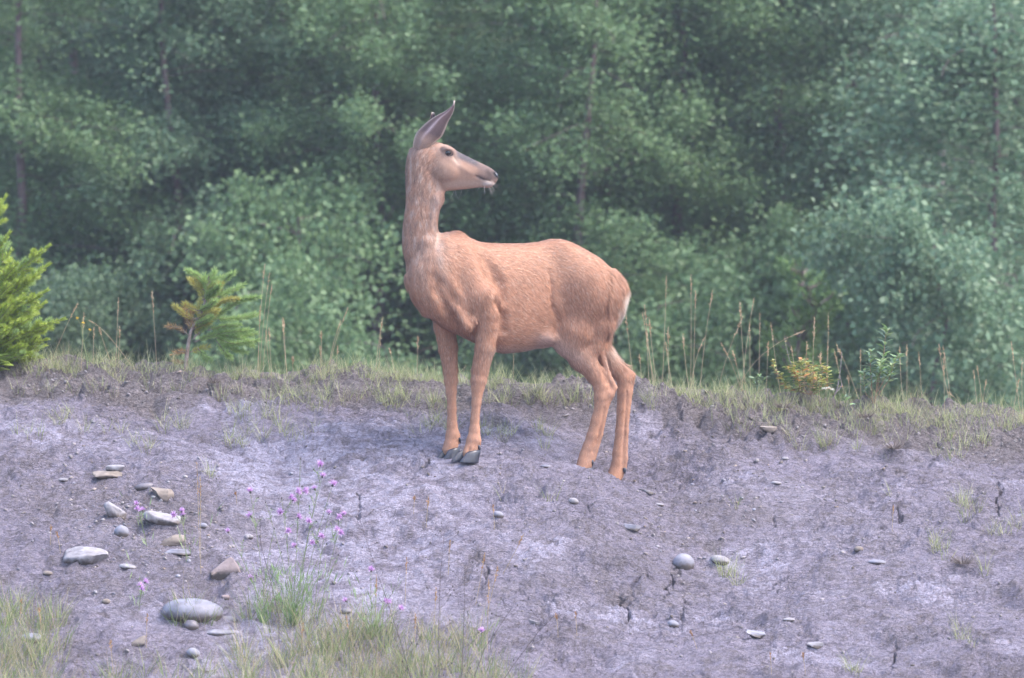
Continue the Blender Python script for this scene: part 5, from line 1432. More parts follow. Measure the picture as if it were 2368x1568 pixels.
for i, (tip, bs, bend) in enumerate(SK):
    Y = rk.uniform(.98, 1.25)
    x = (bs[0] - CX) / S * (CAMD + Y) / CAMD
    b = np.array([x, Y, float(gz(x, Y)) - .01]); t = P(tip[0], tip[1], Y + rk.uniform(-.04, .04))
    m = (b + t) / 2; m[0] += (b[0] - m[0]) * .25 - 0 * bend; m = m + np.array([bend * .9 / S * (-1 if tip[0] > bs[0] else 1) * -1, 0, abs(bend) * 1.3 / S])
    path = bez(b, m, t, 12); H_ = np.linalg.norm(t - b); hl = max(.035, min(.075, H_ * .22))
    e = empty('dry_grass_stalk', b)
    lean_ = abs(tip[0] - bs[0]) / max(abs(bs[1] - tip[1]), 1)
    form = 'bowed' if abs(bend) > 12 else ('leaning' if lean_ > .3 else 'upright')
    size = 'tall' if H_ > .30 else ('short' if H_ < .16 else 'medium')
    tag(e, SLABEL[i], 'grass stalk', 'dry grass stalks standing along the crest')
    v_, f_ = tube([p - b for p in path], [.0011 * (1 - .45 * k / 11) for k in range(12)], 4)
    part('stem', mesh_obj('stem', v_, f_, stem_m, mesh_only=True), e)
    k0 = max(6, int(11 * (1 - hl / H_))); fine = bez(*(path[k0] - b, (path[k0] + path[-1]) / 2 - b, path[-1] - b), 8)
    v_, f_ = seed_head(fine, .0027 * rk.uniform(.8, 1.3), i)
    sh = part('seed_head', mesh_obj('seed_head', v_, f_, head_m, mesh_only=True), e)

# ------------------------------------------------------------------ firs on the crest
needle_g = leaf_mat('fir_needles_green', [(0, (.26, .38, .13)), (.5, (.38, .52, .19)), (1, (.50, .62, .28))], .5, .4, .4)
needle_y = leaf_mat('fir_needles_yellow_green', [(0, (.26, .36, .05)), (.5, (.40, .50, .08)), (1, (.52, .60, .14))], .5, .4, .2)
needle_o = leaf_mat('fir_needles_yellowing', [(0, (.42, .34, .09)), (.5, (.46, .46, .13)), (1, (.55, .54, .20))], .55, .35, .4)
needle_b = leaf_mat('fir_needles_brown', [(0, (.34, .20, .10)), (.6, (.50, .34, .16)), (1, (.60, .44, .24))], .6, .3, .35)
fir_bark = simple_mat('fir_bark', (.23, .17, .14), (.34, .29, .26), 60, .8, .2, .4, .001)
def needles(path, n, L, seed, wd=.0011, fwd=.75, start=.08):
    rs_ = np.random.default_rng(seed); path = np.array(path); k = (start + (1 - start) * rs_.random(n)) * (len(path) - 1.001); i = k.astype(int); fr = (k - i)[:, None]
    c = path[i] * (1 - fr) + path[i + 1] * fr; ax = unit(path[i + 1] - path[i])
    r = unit(np.cross(ax, rs_.normal(0, 1, (n, 3)))); r[:, 2] = r[:, 2] * .8 + .12
    d = unit(r + ax * fwd * rs_.uniform(.5, 1.3, n)[:, None] + (k[:, None] > (len(path) - 1) * .93) * ax * 1.2)
    nr_ = unit(np.cross(d, rs_.normal(0, 1, (n, 3))))
    return leaf_quads(c, d, nr_, L * rs_.uniform(.7, 1.15, n), np.full(n, wd * 1.9))
def fir(name, label, base_px, trunk, branches, Y0, mats, nl, ndens, cat='fir'):
    x = (base_px - CX) / S * (CAMD + Y0) / CAMD
    b0 = np.array([x, Y0, float(gz(x, Y0)) - .01]); e = empty(name, b0); tag(e, label, cat)
    tpth = [b0] + [P(q, r, Y0) for q, r in trunk]
    v_, f_ = tube([p - b0 for p in tpth], [trunk_r0 * (1 - .8 * i / (len(tpth) - 1)) for i in range(len(tpth))], 8)
    part('trunk', mesh_obj('trunk', v_, f_, fir_bark, mesh_only=True, smooth=True), e)
    for i, (pts, dy, mk) in enumerate(branches):
        n = len(pts); ctrl = [P(q, r, Y0 + dy * k / (n - 1)) for k, (q, r) in enumerate(pts)]
        if n == 2: ctrl = bez(ctrl[0], (ctrl[0] + ctrl[1]) / 2 + np.array([0, 0, -.008]), ctrl[1], 7)
        else:
            cc_ = np.array(ctrl); s_ = np.linspace(0, 1, n); tt_ = np.linspace(0, 1, 10)
            ctrl = [np.array([smooth_interp(np.array([t_]), s_, cc_[:, k])[0] for k in range(3)]) for t_ in tt_]
        v_, f_ = tube([p - b0 for p in ctrl], [.0026 * (1 - .6 * k / (len(ctrl) - 1)) for k in range(len(ctrl))], 5)
        br = part('branch', mesh_obj('branch', v_, f_, fir_bark, mesh_only=True), e)
        Lb = sum(np.linalg.norm(ctrl[k + 1] - ctrl[k]) for k in range(len(ctrl) - 1))
        v_, f_ = needles([p - b0 for p in ctrl], int(Lb * ndens * {'b': .38, 'o': .75}.get(mk, 1)), nl, i * 7 + 1)
        nd = part('needles', mesh_obj('needles', v_, f_, mats[mk], mesh_only=True), br); nd['kind'] = 'stuff'
    return e
trunk_r0 = .011
z4 = lambda *p: [Q4(a, b) for a, b in p]
small_br = [
 (z4((1440, 770), (1370, 700), (1300, 665)), -.04, 'g'), (z4((1450, 745), (1490, 660)), .02, 'g'), (z4((1490, 810), (1560, 730), (1620, 680)), -.03, 'g'), (z4((1500, 850), (1590, 810), (1690, 760)), .05, 'g'),
 (z4((1420, 880), (1390, 800), (1385, 740)), .03, 'o'), (z4((1380, 990), (1480, 920), (1560, 870), (1640, 860)), -.05, 'o'), (z4((1340, 1140), (1470, 1010), (1600, 910), (1700, 860), (1790, 850)), -.06, 'g'),
 (z4((1480, 1000), (1600, 1000), (1700, 985), (1785, 965)), .06, 'g'), (z4((1350, 1160), (1480, 1110), (1620, 1090), (1740, 1080)), -.02, 'g'), (z4((1480, 1110), (1620, 1120), (1770, 1100)), .05, 'g'),
 (z4((1480, 1120), (1620, 1170), (1780, 1150)), -.05, 'g'), (z4((1500, 1140), (1600, 1200), (1700, 1230)), .03, 'g'), (z4((1330, 1080), (1300, 1000), (1280, 920)), -.03, 'b'), (z4((1340, 1060), (1330, 980), (1330, 930)), .04, 'b'),
 (z4((1310, 1110), (1230, 1060), (1160, 1050)), -.03, 'b'), (z4((1310, 1240), (1260, 1225), (1200, 1245)), -.03, 'b'), (z4((1320, 1230), (1380, 1210), (1440, 1195)), .03, 'o'), (z4((1390, 1000), (1380, 940), (1390, 870)), .05, 'o'),
 (z4((1350, 1120), (1400, 1060), (1450, 1020)), .07, 'o'), (z4((1370, 1200), (1420, 1260), (1460, 1290)), .04, 'g'), (z4((1420, 930), (1480, 850), (1520, 800)), .03, 'o'), (z4((1440, 1080), (1560, 1050), (1660, 1040)), -.04, 'g'),
 (z4((1440, 830), (1430, 770), (1420, 700)), 0, 'g'), (z4((1500, 1150), (1560, 1230), (1600, 1270)), -.04, 'g'), (z4((1560, 1110), (1680, 1140), (1750, 1180)), .02, 'g'), (z4((1290, 1290), (1250, 1300), (1210, 1290)), .02, 'b')]
rsb = random.Random(4)
for i in range(22):                                       # short twigs filling the crown round the stem
    a_ = rsb.uniform(0, 1); bx, by = 1330 + 115 * a_, 1080 - 330 * a_; an = rsb.choice([-1, 1, 1, 1]); L_ = rsb.uniform(90, 190) * (1.1 - .5 * a_)
    small_br.append((z4((bx, by), (bx + an * L_ * .55, by - L_ * .25), (bx + an * L_ * .9, by - L_ * rsb.uniform(.35, .8))), rsb.uniform(-.09, .06), 'o' if an < 0 else rsb.choice('ggo')))
fir('fir_sapling', 'small crooked fir sapling with yellowing left side and green tips on the crest', Q4(1285, 1370)[0],
    z4((1290, 1300), (1300, 1220), (1310, 1150), (1325, 1080), (1390, 985), (1425, 870), (1440, 770), (1450, 700)), small_br, 1.08, {'g': needle_g, 'o': needle_o, 'b': needle_b}, .026, 5200)
trunk_r0 = .02
rb = random.Random(21); big = []
tx = -70
for tipq, yb, dy in [((13, 455), 560, .0), ((22, 538), 660, -.05), ((25, 580), 680, .05), ((113, 568), 700, -.10), ((112, 612), 715, .08), ((96, 628), 730, -.02), ((40, 610), 720, -.16), ((35, 650), 745, -.16), ((108, 672), 770, -.05),
                     ((60, 690), 770, -.15), ((104, 700), 790, .10), ((147, 738), 800, -.04), ((110, 760), 815, .10), ((120, 745), 810, -.12), ((70, 735), 800, -.18), ((108, 785), 830, -.06), ((103, 800), 840, .08), ((93, 826), 850, -.04), ((60, 800), 840, -.15),
                     ((50, 770), 820, -.2), ((30, 700), 780, -.2), ((85, 780), 835, .16), ((75, 650), 750, .14), ((40, 835), 860, .02), ((20, 760), 820, -.24), ((70, 815), 850, -.18)]:
    mid = ((tx + tipq[0]) / 2 + rb.uniform(-8, 8), (yb + tipq[1]) / 2 + rb.uniform(2, 12))
    big.append(([(tx, yb), mid, tipq], dy, 'y'))
    # side twigs from the outer half
    for s in (.45, .62, .78):
        a = (tx + (tipq[0] - tx) * s, mid[1] + (tipq[1] - mid[1]) * max(0, (s - .5) * 2) if s > .5 else yb + (mid[1] - yb) * s * 2)
        ln_ = (1.1 - s) * rb.uniform(50, 80)
        for u_ in (-1, 1):
            an = math.atan2(tipq[1] - yb, tipq[0] - tx) + u_ * rb.uniform(.35, .7)
            big.append(([a, (a[0] + ln_ * math.cos(an), a[1] + ln_ * math.sin(an))], dy * s + u_ * rb.uniform(.02, .07), 'y' if rb.random() < .75 else 'g'))
for i in range(24):                                       # the unseen side of the tree, for other viewpoints
    yb = rb.uniform(640, 860); an = rb.choice([-1, -1, 1]) ; ln_ = (yb - 380) * .38
    big.append(([(tx, yb), (tx - ln_ * .5, yb - 12), (tx - ln_, yb - 30 + rb.uniform(-15, 15))], rb.uniform(-.3, .3), 'y'))
fir('fir_tree', 'young yellow green fir at the left edge of the crest, cut by the frame', tx, [(tx, 800), (tx + 2, 720), (tx - 2, 640), (tx + 1, 560), (tx, 500)], big, 1.12, {'y': needle_y, 'g': needle_g}, .023, 3600)

# ------------------------------------------------------------------ leafy plants
def one_leaf(name, L, W, mat, seg=4, cup=.25, bend=.3):
    vv = []; ff = []
    for i in range(seg + 1):
        t = i / seg; w = W * .5 * math.sin(min(1, t * .93 + .05) * math.pi) ** .75; z = -bend * L * t * t
        vv += [(t * L, -w, z + cup * w), (t * L, 0, z), (t * L, w, z + cup * w)]
    for i in range(seg):
        a = 3 * i; ff += [(a, a + 3, a + 4, a + 1), (a + 1, a + 4, a + 5, a + 2)]
    return mesh_obj(name, vv, ff, mat, smooth=True, mesh_only=True)
def rnd_mat(name, stops, rough=.35, spec=.5, trans=.3):
    m = NM(name, rough, spec); g = m.n('ShaderNodeObjectInfo'); r = m.ramp(g.outputs['Random'], stops); m.color(r.outputs[0])
    tr = m.n('ShaderNodeBsdfTranslucent'); m.l(r.outputs[0], tr.inputs[0]); mx = m.n('ShaderNodeMixShader'); mx.inputs[0].default_value = trans
    out = m.t.nodes['Material Output']; m.l(m.b.outputs[0], mx.inputs[1]); m.l(tr.outputs[0], mx.inputs[2]); m.l(mx.outputs[0], out.inputs[0]); return m.m
leaf_green_m = rnd_mat('sapling_leaf', [(0, (.16, .27, .09)), (.5, (.25, .37, .15)), (1, (.38, .46, .26))], .2, .9)
leaf_orange_m = rnd_mat('turning_leaf', [(0, (.22, .30, .08)), (.35, (.38, .42, .12)), (.65, (.50, .46, .16)), (.82, (.52, .36, .16)), (.93, (.60, .24, .07)), (1, (.45, .36, .30))], .4, .45)
LEAF_S = one_leaf('leaf', .042, .013, leaf_green_m, bend=.2); LEAF_O = one_leaf('leaf', .026, .014, leaf_orange_m)
twig_m = simple_mat('red_brown_twig', (.36, .22, .13), (.25, .16, .11), 30, .6, .3); twig_g = simple_mat('grey_twig', (.28, .24, .24), (.18, .15, .15), 30, .7, .3)
def leaf_at(parent, me, p, d, roll, sc_=1.0):
    o = link(bpy.data.objects.new('leaf', me), parent)
    d = Vector(d).normalized(); q = d.to_track_quat('X', 'Z'); o.rotation_mode = 'QUATERNION'
    from mathutils import Quaternion
    o.rotation_quaternion = q @ Quaternion((1, 0, 0), roll); o.location = p; o.scale = (sc_, sc_, sc_); return o
def leafy(name, label, cat, base_px, stems, Y0, me, tw, per, seed, rad=.0022, pair=True, lsc=(.6, 1.15), skip=.25):
    rr = random.Random(seed); x = (base_px - CX) / S * (CAMD + Y0) / CAMD; b0 = np.array([x, Y0, float(gz(x, Y0)) - .01]); e = empty(name, b0); tag(e, label, cat)
    for pts, dy in stems:
        n = len(pts); cc_ = np.array([P(q, r, Y0 + dy * k / (n - 1)) for k, (q, r) in enumerate(pts)]) - b0
        m_ = 12; s_ = np.linspace(0, 1, n); path = [np.array([smooth_interp(np.array([t]), s_, cc_[:, k])[0] for k in range(3)]) for t in np.linspace(0, 1, m_)]
        v_, f_ = tube(path, [rad * (1 - .6 * k / (m_ - 1)) for k in range(m_)], 5); part('stem', mesh_obj('stem', v_, f_, tw, mesh_only=True), e)
        L_ = sum(np.linalg.norm(path[k + 1] - path[k]) for k in range(m_ - 1)); nl = max(2, int(L_ * per))
        for j in range(nl):
            t = skip + (1 - skip) * (j + .5) / nl; k = t * (m_ - 1); i = min(int(k), m_ - 2); p = path[i] * (1 - k + i) + path[i + 1] * (k - i); ax = path[i + 1] - path[i]; ax /= np.linalg.norm(ax)
            az = rr.uniform(0, 6.28)
            for u_ in ((0, math.pi) if pair else (0,)):
                a = az + u_ + rr.uniform(-.3, .3); d = np.array([math.cos(a), math.sin(a), 0]) * 1.0 + ax * rr.uniform(.3, .9)
                leaf_at(e, me, p, d, rr.uniform(-.5, .5), rr.uniform(*lsc) * (1.1 - .3 * t))
    return e
K = lambda zx, zy: (1733.7 + zx * .18433, 693.6 + zy * .18433)
k_ = lambda *p: [K(a, b) for a, b in p]
leafy('leafy_sapling', 'upright leafy sapling with glossy green leaves and orange stems on the crest at the right', 'sapling', K(1560, 1300)[0],
      [(k_((1560, 1300), (1620, 1000), (1670, 750), (1700, 450), (1720, 350)), 0), (k_((1600, 1200), (1740, 1000), (1810, 800), (1860, 680)), .04), (k_((1540, 1300), (1520, 1000), (1510, 780), (1515, 640)), -.04),
       (k_((1540, 1250), (1440, 1150), (1430, 1000), (1430, 880)), .05), (k_((1570, 1250), (1600, 1000), (1640, 880), (1640, 760)), -.06), (k_((1600, 1150), (1680, 1000), (1750, 900), (1790, 790)), -.03)], 1.0, LEAF_S, twig_m, 80, 5, lsc=(.8, 1.3))
leafy('turning_shrub', 'low bushy shrub with yellow and orange turning leaves on the crest at the right', 'shrub', K(760, 1180)[0],
      [(k_((760, 1190), (620, 1080), (520, 900), (460, 840)), .03), (k_((760, 1190), (680, 1000), (650, 850), (640, 740)), -.03), (k_((760, 1190), (740, 1000), (720, 850), (690, 740)), .05), (k_((770, 1190), (800, 1000), (790, 900), (800, 820)), -.05),
       (k_((790, 1190), (900, 1050), (900, 900), (880, 820)), .03), (k_((790, 1190), (960, 1080), (970, 950), (960, 830)), -.04), (k_((740, 1190), (540, 1120), (440, 1060), (400, 960), (300, 860), (290, 750)), .02), (k_((740, 1190), (600, 1000), (560, 880), (540, 780)), .07),
       (k_((760, 1190), (820, 1120), (840, 1040), (850, 930)), -.08), (k_((740, 1190), (640, 1130), (600, 1010), (590, 900)), -.08), (k_((770, 1190), (760, 1080), (770, 960), (750, 860)), .09), (k_((740, 1190), (620, 1150), (540, 1120), (480, 1080)), -.04)],
      1.0, LEAF_O, twig_m, 95, 8, rad=.0016, skip=.22, lsc=(.8, 1.45))
leafy('bare_twig_shrub', 'nearly leafless grey twig standing between the orange shrub and the leafy sapling', 'twig', K(1030, 1260)[0],
      [(k_((1030, 1260), (1090, 1120), (1120, 960), (1140, 800), (1150, 650)), 0), (k_((1060, 1180), (1150, 1060), (1120, 930)), .03)], .98, LEAF_O, twig_g, 30, 11, rad=.0032, lsc=(.35, .6))
leafy('bare_twig_shrub', 'grey twig with dry buds rising behind the left part of the orange shrub', 'twig', K(560, 1180)[0],
      [(k_((560, 1180), (540, 900), (480, 700), (450, 560), (430, 470)), .02)], 1.06, LEAF_O, twig_g, 30, 12, rad=.0020, lsc=(.3, .5))
leafy('seedling', 'small green seedling left of the orange shrub', 'seedling', K(110, 1140)[0], [(k_((110, 1150), (110, 1000), (115, 930)), 0), (k_((115, 1150), (160, 1050), (190, 960)), .02), (k_((105, 1150), (60, 1060), (50, 960)), .02)], 1.0, LEAF_S, greenstem_m, 60, 13, rad=.0014, lsc=(.5, .9))
leafy('seedling', 'low seedling with pale shining leaves below the bare twig', 'seedling', K(1200, 1330)[0], [(k_((1200, 1340), (1195, 1240), (1190, 1190)), -.03), (k_((1230, 1340), (1290, 1310), (1320, 1300)), -.02)], .95, LEAF_S, greenstem_m, 60, 14, rad=.0014, lsc=(.8, 1.1))
LEAF_B = one_leaf('leaf', .095, .05, rnd_mat('broad_leaf', [(0, (.20, .30, .05)), (1, (.28, .36, .08))], .3, .6), 6, .2, .35)
leafy('broadleaf_weed', 'weed with big yellow green leaves under the left fir at the edge', 'weed', -20, [([(-20, 880), (-14, 850), (-10, 825)], -.05)], .95, LEAF_B, greenstem_m, 90, 15, rad=.002, lsc=(.7, 1.0))
# yarrow
def disc_head(parent, name, c, rad, mat, n, seed, flat=.25):
    rs_ = np.random.default_rng(seed); a = rs_.uniform(0, 6.283, n); r = rad * np.sqrt(rs_.random(n)); p = np.stack([c[0] + r * np.cos(a), c[1] + r * np.sin(a), c[2] + flat * rad * (1 - (r / rad) ** 2)], -1)
    d = unit(rs_.normal(0, 1, (n, 3)) + np.array([0, 0, .3])); nr_ = unit(np.cross(d, rs_.normal(0, 1, (n, 3)))); v_, f_ = leaf_quads(p, d, nr_, np.full(n, .0055), np.full(n, .004))
    return part(name, mesh_obj(name, v_, f_, mat, mesh_only=True), parent)
white_m = leaf_mat('yarrow_white', [(0, (.62, .60, .50)), (1, (.82, .81, .74))], .6, .3, .2)
yb_ = P(*K(960, 1260), .93); yb_[2] = float(gz(yb_[0], .93)) - .01
ye = empty('yarrow', yb_); tag(ye, 'flat topped white yarrow flower in the grass at the foot of the orange shrub', 'flower')
t_ = P(*K(970, 1130), .93) - yb_
v_, f_ = tube([np.zeros(3), t_ * .5 + np.array([.004, 0, 0]), t_], [.0016, .0014, .0012], 5); part('stem', mesh_obj('stem', v_, f_, greenstem_m, mesh_only=True), ye)
for i, (a, b, r_) in enumerate(((930, 1115, .011), (985, 1105, .010), (1035, 1125, .009))):
    disc_head(ye, 'flower_head', P(*K(a, b), .93) - yb_, r_, white_m, 46, i)
# yellow hawkweed
yellow_m = leaf_mat('yellow_petals', [(0, (.70, .42, .03)), (1, (.85, .62, .06))], .5, .3, .2)
H4 = lambda zx, zy: (zx * .2949, 462.6 + zy * .2949)
hb = P(*H4(690, 1370), 1.0); hb[2] = float(gz(hb[0], 1.0)) - .01
he = empty('hawkweed', hb); tag(he, 'pale green stem with small yellow flower heads right of the big left fir', 'flower')
main = [P(*H4(a, b), 1.0) - hb for a, b in ((690, 1400), (680, 1240), (655, 1120), (640, 1000), (650, 920))]
v_, f_ = tube(main, [.0028, .0024, .002, .0018, .0014], 6); part('stem', mesh_obj('stem', v_, f_, greenstem_m, mesh_only=True), he)
for a, b, c_, d_ in ((655, 1110, 705, 1020), (640, 1000, 605, 930), (642, 1000, 652, 965)):
    v_, f_ = tube([P(*H4(a, b), 1.0) - hb, P(*H4((a + c_) / 2 + 8, (b + d_) / 2 + 6), .99) - hb, P(*H4(c_, d_), .98) - hb], [.0016, .0013, .0016], 5); part('side_stem', mesh_obj('side_stem', v_, f_, greenstem_m, mesh_only=True), he)
    disc_head(he, 'flower_head', P(*H4(c_, d_), .98) - hb, .0045, yellow_m, 22, int(a), .8)

# ------------------------------------------------------------------ knapweed with pink heads
pink_m = leaf_mat('knapweed_petals', [(0, (.60, .33, .62)), (.5, (.70, .45, .74)), (1, (.80, .60, .84))], .5, .3, .35)
bud_m = simple_mat('dark_bud', (.05, .045, .06), (.12, .10, .10), 40, .6, .3)
bv, bf = uv_ball(.0042, .0042, .0058, 10, 7)
BUD = mesh_obj('bud', bv, bf, bud_m, smooth=True, mesh_only=True)
def petal_mesh(seed, n=46):
    rs_ = np.random.default_rng(seed); a = rs_.uniform(0, 6.283, n); el = rs_.uniform(.1, 1.3, n)
    d = unit(np.stack([np.cos(a) * np.cos(el), np.sin(a) * np.cos(el), np.sin(el)], -1)); nr_ = unit(np.cross(d, rs_.normal(0, 1, (n, 3))))
    v_, f_ = leaf_quads(np.tile([0, 0, .004], (n, 1)) + d * .001, d, nr_, rs_.uniform(.011, .021, n), np.full(n, .0042)); return mesh_obj('petals', v_, f_, pink_m, mesh_only=True)
PET = [petal_mesh(i) for i in range(4)]
fine_leaf = leaf_mat('knapweed_leaves', [(0, (.18, .28, .11)), (.5, (.26, .38, .15)), (1, (.36, .46, .24))], .5, .35, .25)
L8 = lambda zx, zy: (462.4 + zx * .3366, 1040.4 + zy * .3366)
def knapweed(label, base, heads, buds, nleaf, seed, Yo=-.0, bush=True, stemmat=None, rad=.0012):
    rr = random.Random(seed); h = hit(*base); b = h + np.array([0, Yo, -.008]); e = empty('knapweed', b); tag(e, label, 'wildflower', 'pink flowered knapweed on the bank')
    sm_ = stemmat or greenstem_m
    hp = [P(q, r, h[1] + rr.uniform(-.12, .02)) - b for q, r in heads]; bp = [P(q, r, h[1] + rr.uniform(-.12, .04)) - b for q, r in buds]
    mains = []
    allp = [(p, True) for p in hp] + [(p, False) for p in bp]
    allp.sort(key=lambda t: -t[0][2])
    leaves_p = []; leaves_d = []
    for p, is_head in allp:
        # spring from an existing stem if one passes close below, else from the base
        best = None
        for m in mains:
            for q in m[2:-1]:
                if q[2] < p[2] - .03:
                    d = np.linalg.norm((q - p)[[0, 2]]) + abs(q[0] - p[0]) * 1.2
                    if best is None or d < best[0]: best = (d, q)
        if best is not None and best[0] < .13: st = best[1]; r_ = rad * .6
        else: st = np.array([rr.uniform(-.015, .015), rr.uniform(-.01, .01), 0]); r_ = rad
        m_ = (st + p) / 2; m_[0] += (st[0] - m_[0]) * .35; m_ = m_ + np.array([rr.uniform(-.008, .008), 0, .01])
        pth = bez(st, m_, p, 8); mains.append(pth)
        v_, f_ = tube(pth, [r_ * (1 - .4 * k / 7) for k in range(8)], 4); part('stem', mesh_obj('stem', v_, f_, sm_, mesh_only=True), e)
        d = pth[-1] - pth[-2]; d /= np.linalg.norm(d); d = d + np.array([rr.uniform(-.2, .2), -.35, .15])
        bud = link(bpy.data.objects.new('bud', BUD), e); bud.location = p; q_ = Vector(d).to_track_quat('Z', 'X'); bud.rotation_mode = 'QUATERNION'; bud.rotation_quaternion = q_
        if is_head:
            s_ = rr.uniform(.85, 1.2); pt_ = link(bpy.data.objects.new('petals', rr.choice(PET)), e); pt_.location = p; pt_.rotation_mode = 'QUATERNION'; pt_.rotation_quaternion = q_; pt_.scale = (s_,) * 3
        else: bud.scale = (.62,) * 3
        for k in range(1, 7):
            for _ in range(2): leaves_p.append(pth[k]); leaves_d.append(pth[k + 1] - pth[k])
    if bush:
        rs_ = np.random.default_rng(seed); n = nleaf
        a = rs_.uniform(0, 6.28, n); hh = rs_.random(n) ** 1.4; r = (.012 + .11 * hh) * rs_.random(n) ** .5
        pp = np.stack([r * np.cos(a), r * np.sin(a) * .6, hh * .22], -1); dd = unit(np.stack([np.cos(a) * (.25 + hh * .25), np.sin(a) * .3, np.ones(n)], -1) + rs_.normal(0, .22, (n, 3)))
        if leaves_p:
            lp = np.array(leaves_p); ld = unit(unit(np.array(leaves_d)) + rs_.normal(0, .5, (len(lp), 3))); pp = np.concatenate([pp, lp]); dd = np.concatenate([dd, ld])
        nr_ = unit(np.cross(dd, rs_.normal(0, 1, (len(pp), 3)))); LL = np.r_[rs_.uniform(.03, .06, n), rs_.uniform(.012, .026, len(pp) - n)]
        v_, f_ = leaf_quads(pp, dd, nr_, LL, LL * .055 + .0010); lo_ = part('leaves', mesh_obj('leaves', v_, f_, fine_leaf, mesh_only=True), e); lo_['kind'] = 'stuff'
    return e
l8 = lambda *p: [L8(a, b) for a, b in p]
knapweed('largest bushy knapweed with most of the pink heads, right of the oval boulder', (678, 1446),
         l8((670, 290), (630, 330), (720, 285), (560, 428), (675, 463), (745, 490), (605, 560), (655, 662), (765, 637), (830, 595), (790, 270), (825, 105), (840, 185), (910, 243), (735, 290), (640, 345)),
         l8((780, 135), (590, 425), (800, 490), (750, 385), (870, 645), (490, 400), (450, 360), (560, 330), (700, 250), (770, 560), (820, 540), (640, 510), (860, 60), (690, 60)), 420, 3)
knapweed('knapweed branch arching right with a cluster of pink heads beside the largest plant', (730, 1440), l8((885, 437), (955, 463), (985, 447), (940, 545), (960, 570)), l8((900, 500), (915, 590), (950, 720), (800, 640)), 90, 4)
knapweed('knapweed with few pink heads rising left over the triangular slab', (610, 1442), l8((345, 290), (350, 457), (195, 565), (350, 885)), l8((400, 325), (330, 430), (415, 480), (510, 540), (300, 620), (560, 700)), 160, 5)
knapweed('small knapweed with one pair of pink heads in front of the grey topped block', (440, 1300), [(420, 1184), (424, 1192), (404, 1192)], [(430, 1230)], 20, 6)
knapweed('thin knapweed with pink heads in front of the pale rounded block', (340, 1262), [(316, 1166), (318, 1178), (330, 1182)], [(322, 1200)], 14, 7)
knapweed('low knapweed with a slanted pair of pink heads above the small tan stone', (318, 1410), [(335, 1346), (325, 1356), (328, 1362)], [], 14, 8)
knapweed('knapweed at the right end of the bottom grass with scattered single pink heads', (860, 1480), [(800, 1390), (858, 1320), (889, 1390), (897, 1394), (925, 1408)], [(905, 1440), (870, 1360), (845, 1420)], 120, 9)
knapweed('lone pink flower head low in the centre, on a thin stem', (1110, 1530), [(1113, 1461)], [(1100, 1490)], 6, 10)

# dead stems carrying small dark seed balls
def dark_stem(label, pts, balls, seed, rad=.0016):
    rr = random.Random(seed); h = hit(pts[0][0], min(pts[0][1] + 60, 1640)); b = h + np.array([0, 0, -.01]); e = empty('dead_weed', b); tag(e, label, 'dead weed', 'dark dead weeds in the bottom grass')
    q0 = [P(q, r, h[1] - .03 * k) - b for k, (q, r) in enumerate(pts)]; q0 = [np.zeros(3)] + q0
    v_, f_ = tube(q0, [rad * (1 - .6 * k / (len(q0) - 1)) for k in range(len(q0))], 5); part('stem', mesh_obj('stem', v_, f_, darkstem_m, mesh_only=True), e)
    for i in range(balls):
        k = rr.uniform(.6, len(q0) - 1.01); j = int(k); a = q0[j] * (1 - k + j) + q0[j + 1] * (k - j); sd = rr.choice([-1, 1]); t_ = a + np.array([sd * rr.uniform(.01, .06), rr.uniform(-.03, .03), rr.uniform(.01, .06)])
        m_ = (a + t_) / 2 + np.array([sd * .008, 0, -.004]); v_, f_ = tube(bez(a, m_, t_, 5), [.0007] * 5, 3); sd_ = part('side_stem', mesh_obj('side_stem', v_, f_, darkstem_m, mesh_only=True), e)
        o = link(bpy.data.objects.new('seed_ball', BUD), sd_); o.location = t_; o.scale = (rr.uniform(.45, .75),) * 3
dark_stem('dark dead stem slanting up left, leftmost in the bottom grass', [(949, 1565), (925, 1480), (895, 1390), (860, 1290), (828, 1190)], 16, 1)
dark_stem('straight upright dark dead stem in the middle of the bottom grass', [(1015, 1568), (1014, 1450), (1018, 1330), (1028, 1222)], 20, 2)
dark_stem('upright dark dead stem right of the straight one, thick with seed balls', [(1067, 1568), (1072, 1450), (1074, 1380), (1075, 1307)], 24, 3)
dark_stem('dark dead stem leaning right, rightmost at the bottom edge', [(1166, 1568), (1200, 1520), (1245, 1460), (1282, 1423)], 8, 4)
dark_stem('dead dark stem leaning left inside the largest knapweed', [(645, 1430), (625, 1340), (603, 1260), (600, 1190)], 6, 5, .0018)
dark_stem('short dark stem between the bottom grass and the low centre flower', [(1098, 1560), (1120, 1500), (1160, 1440), (1187, 1400)], 9, 6)

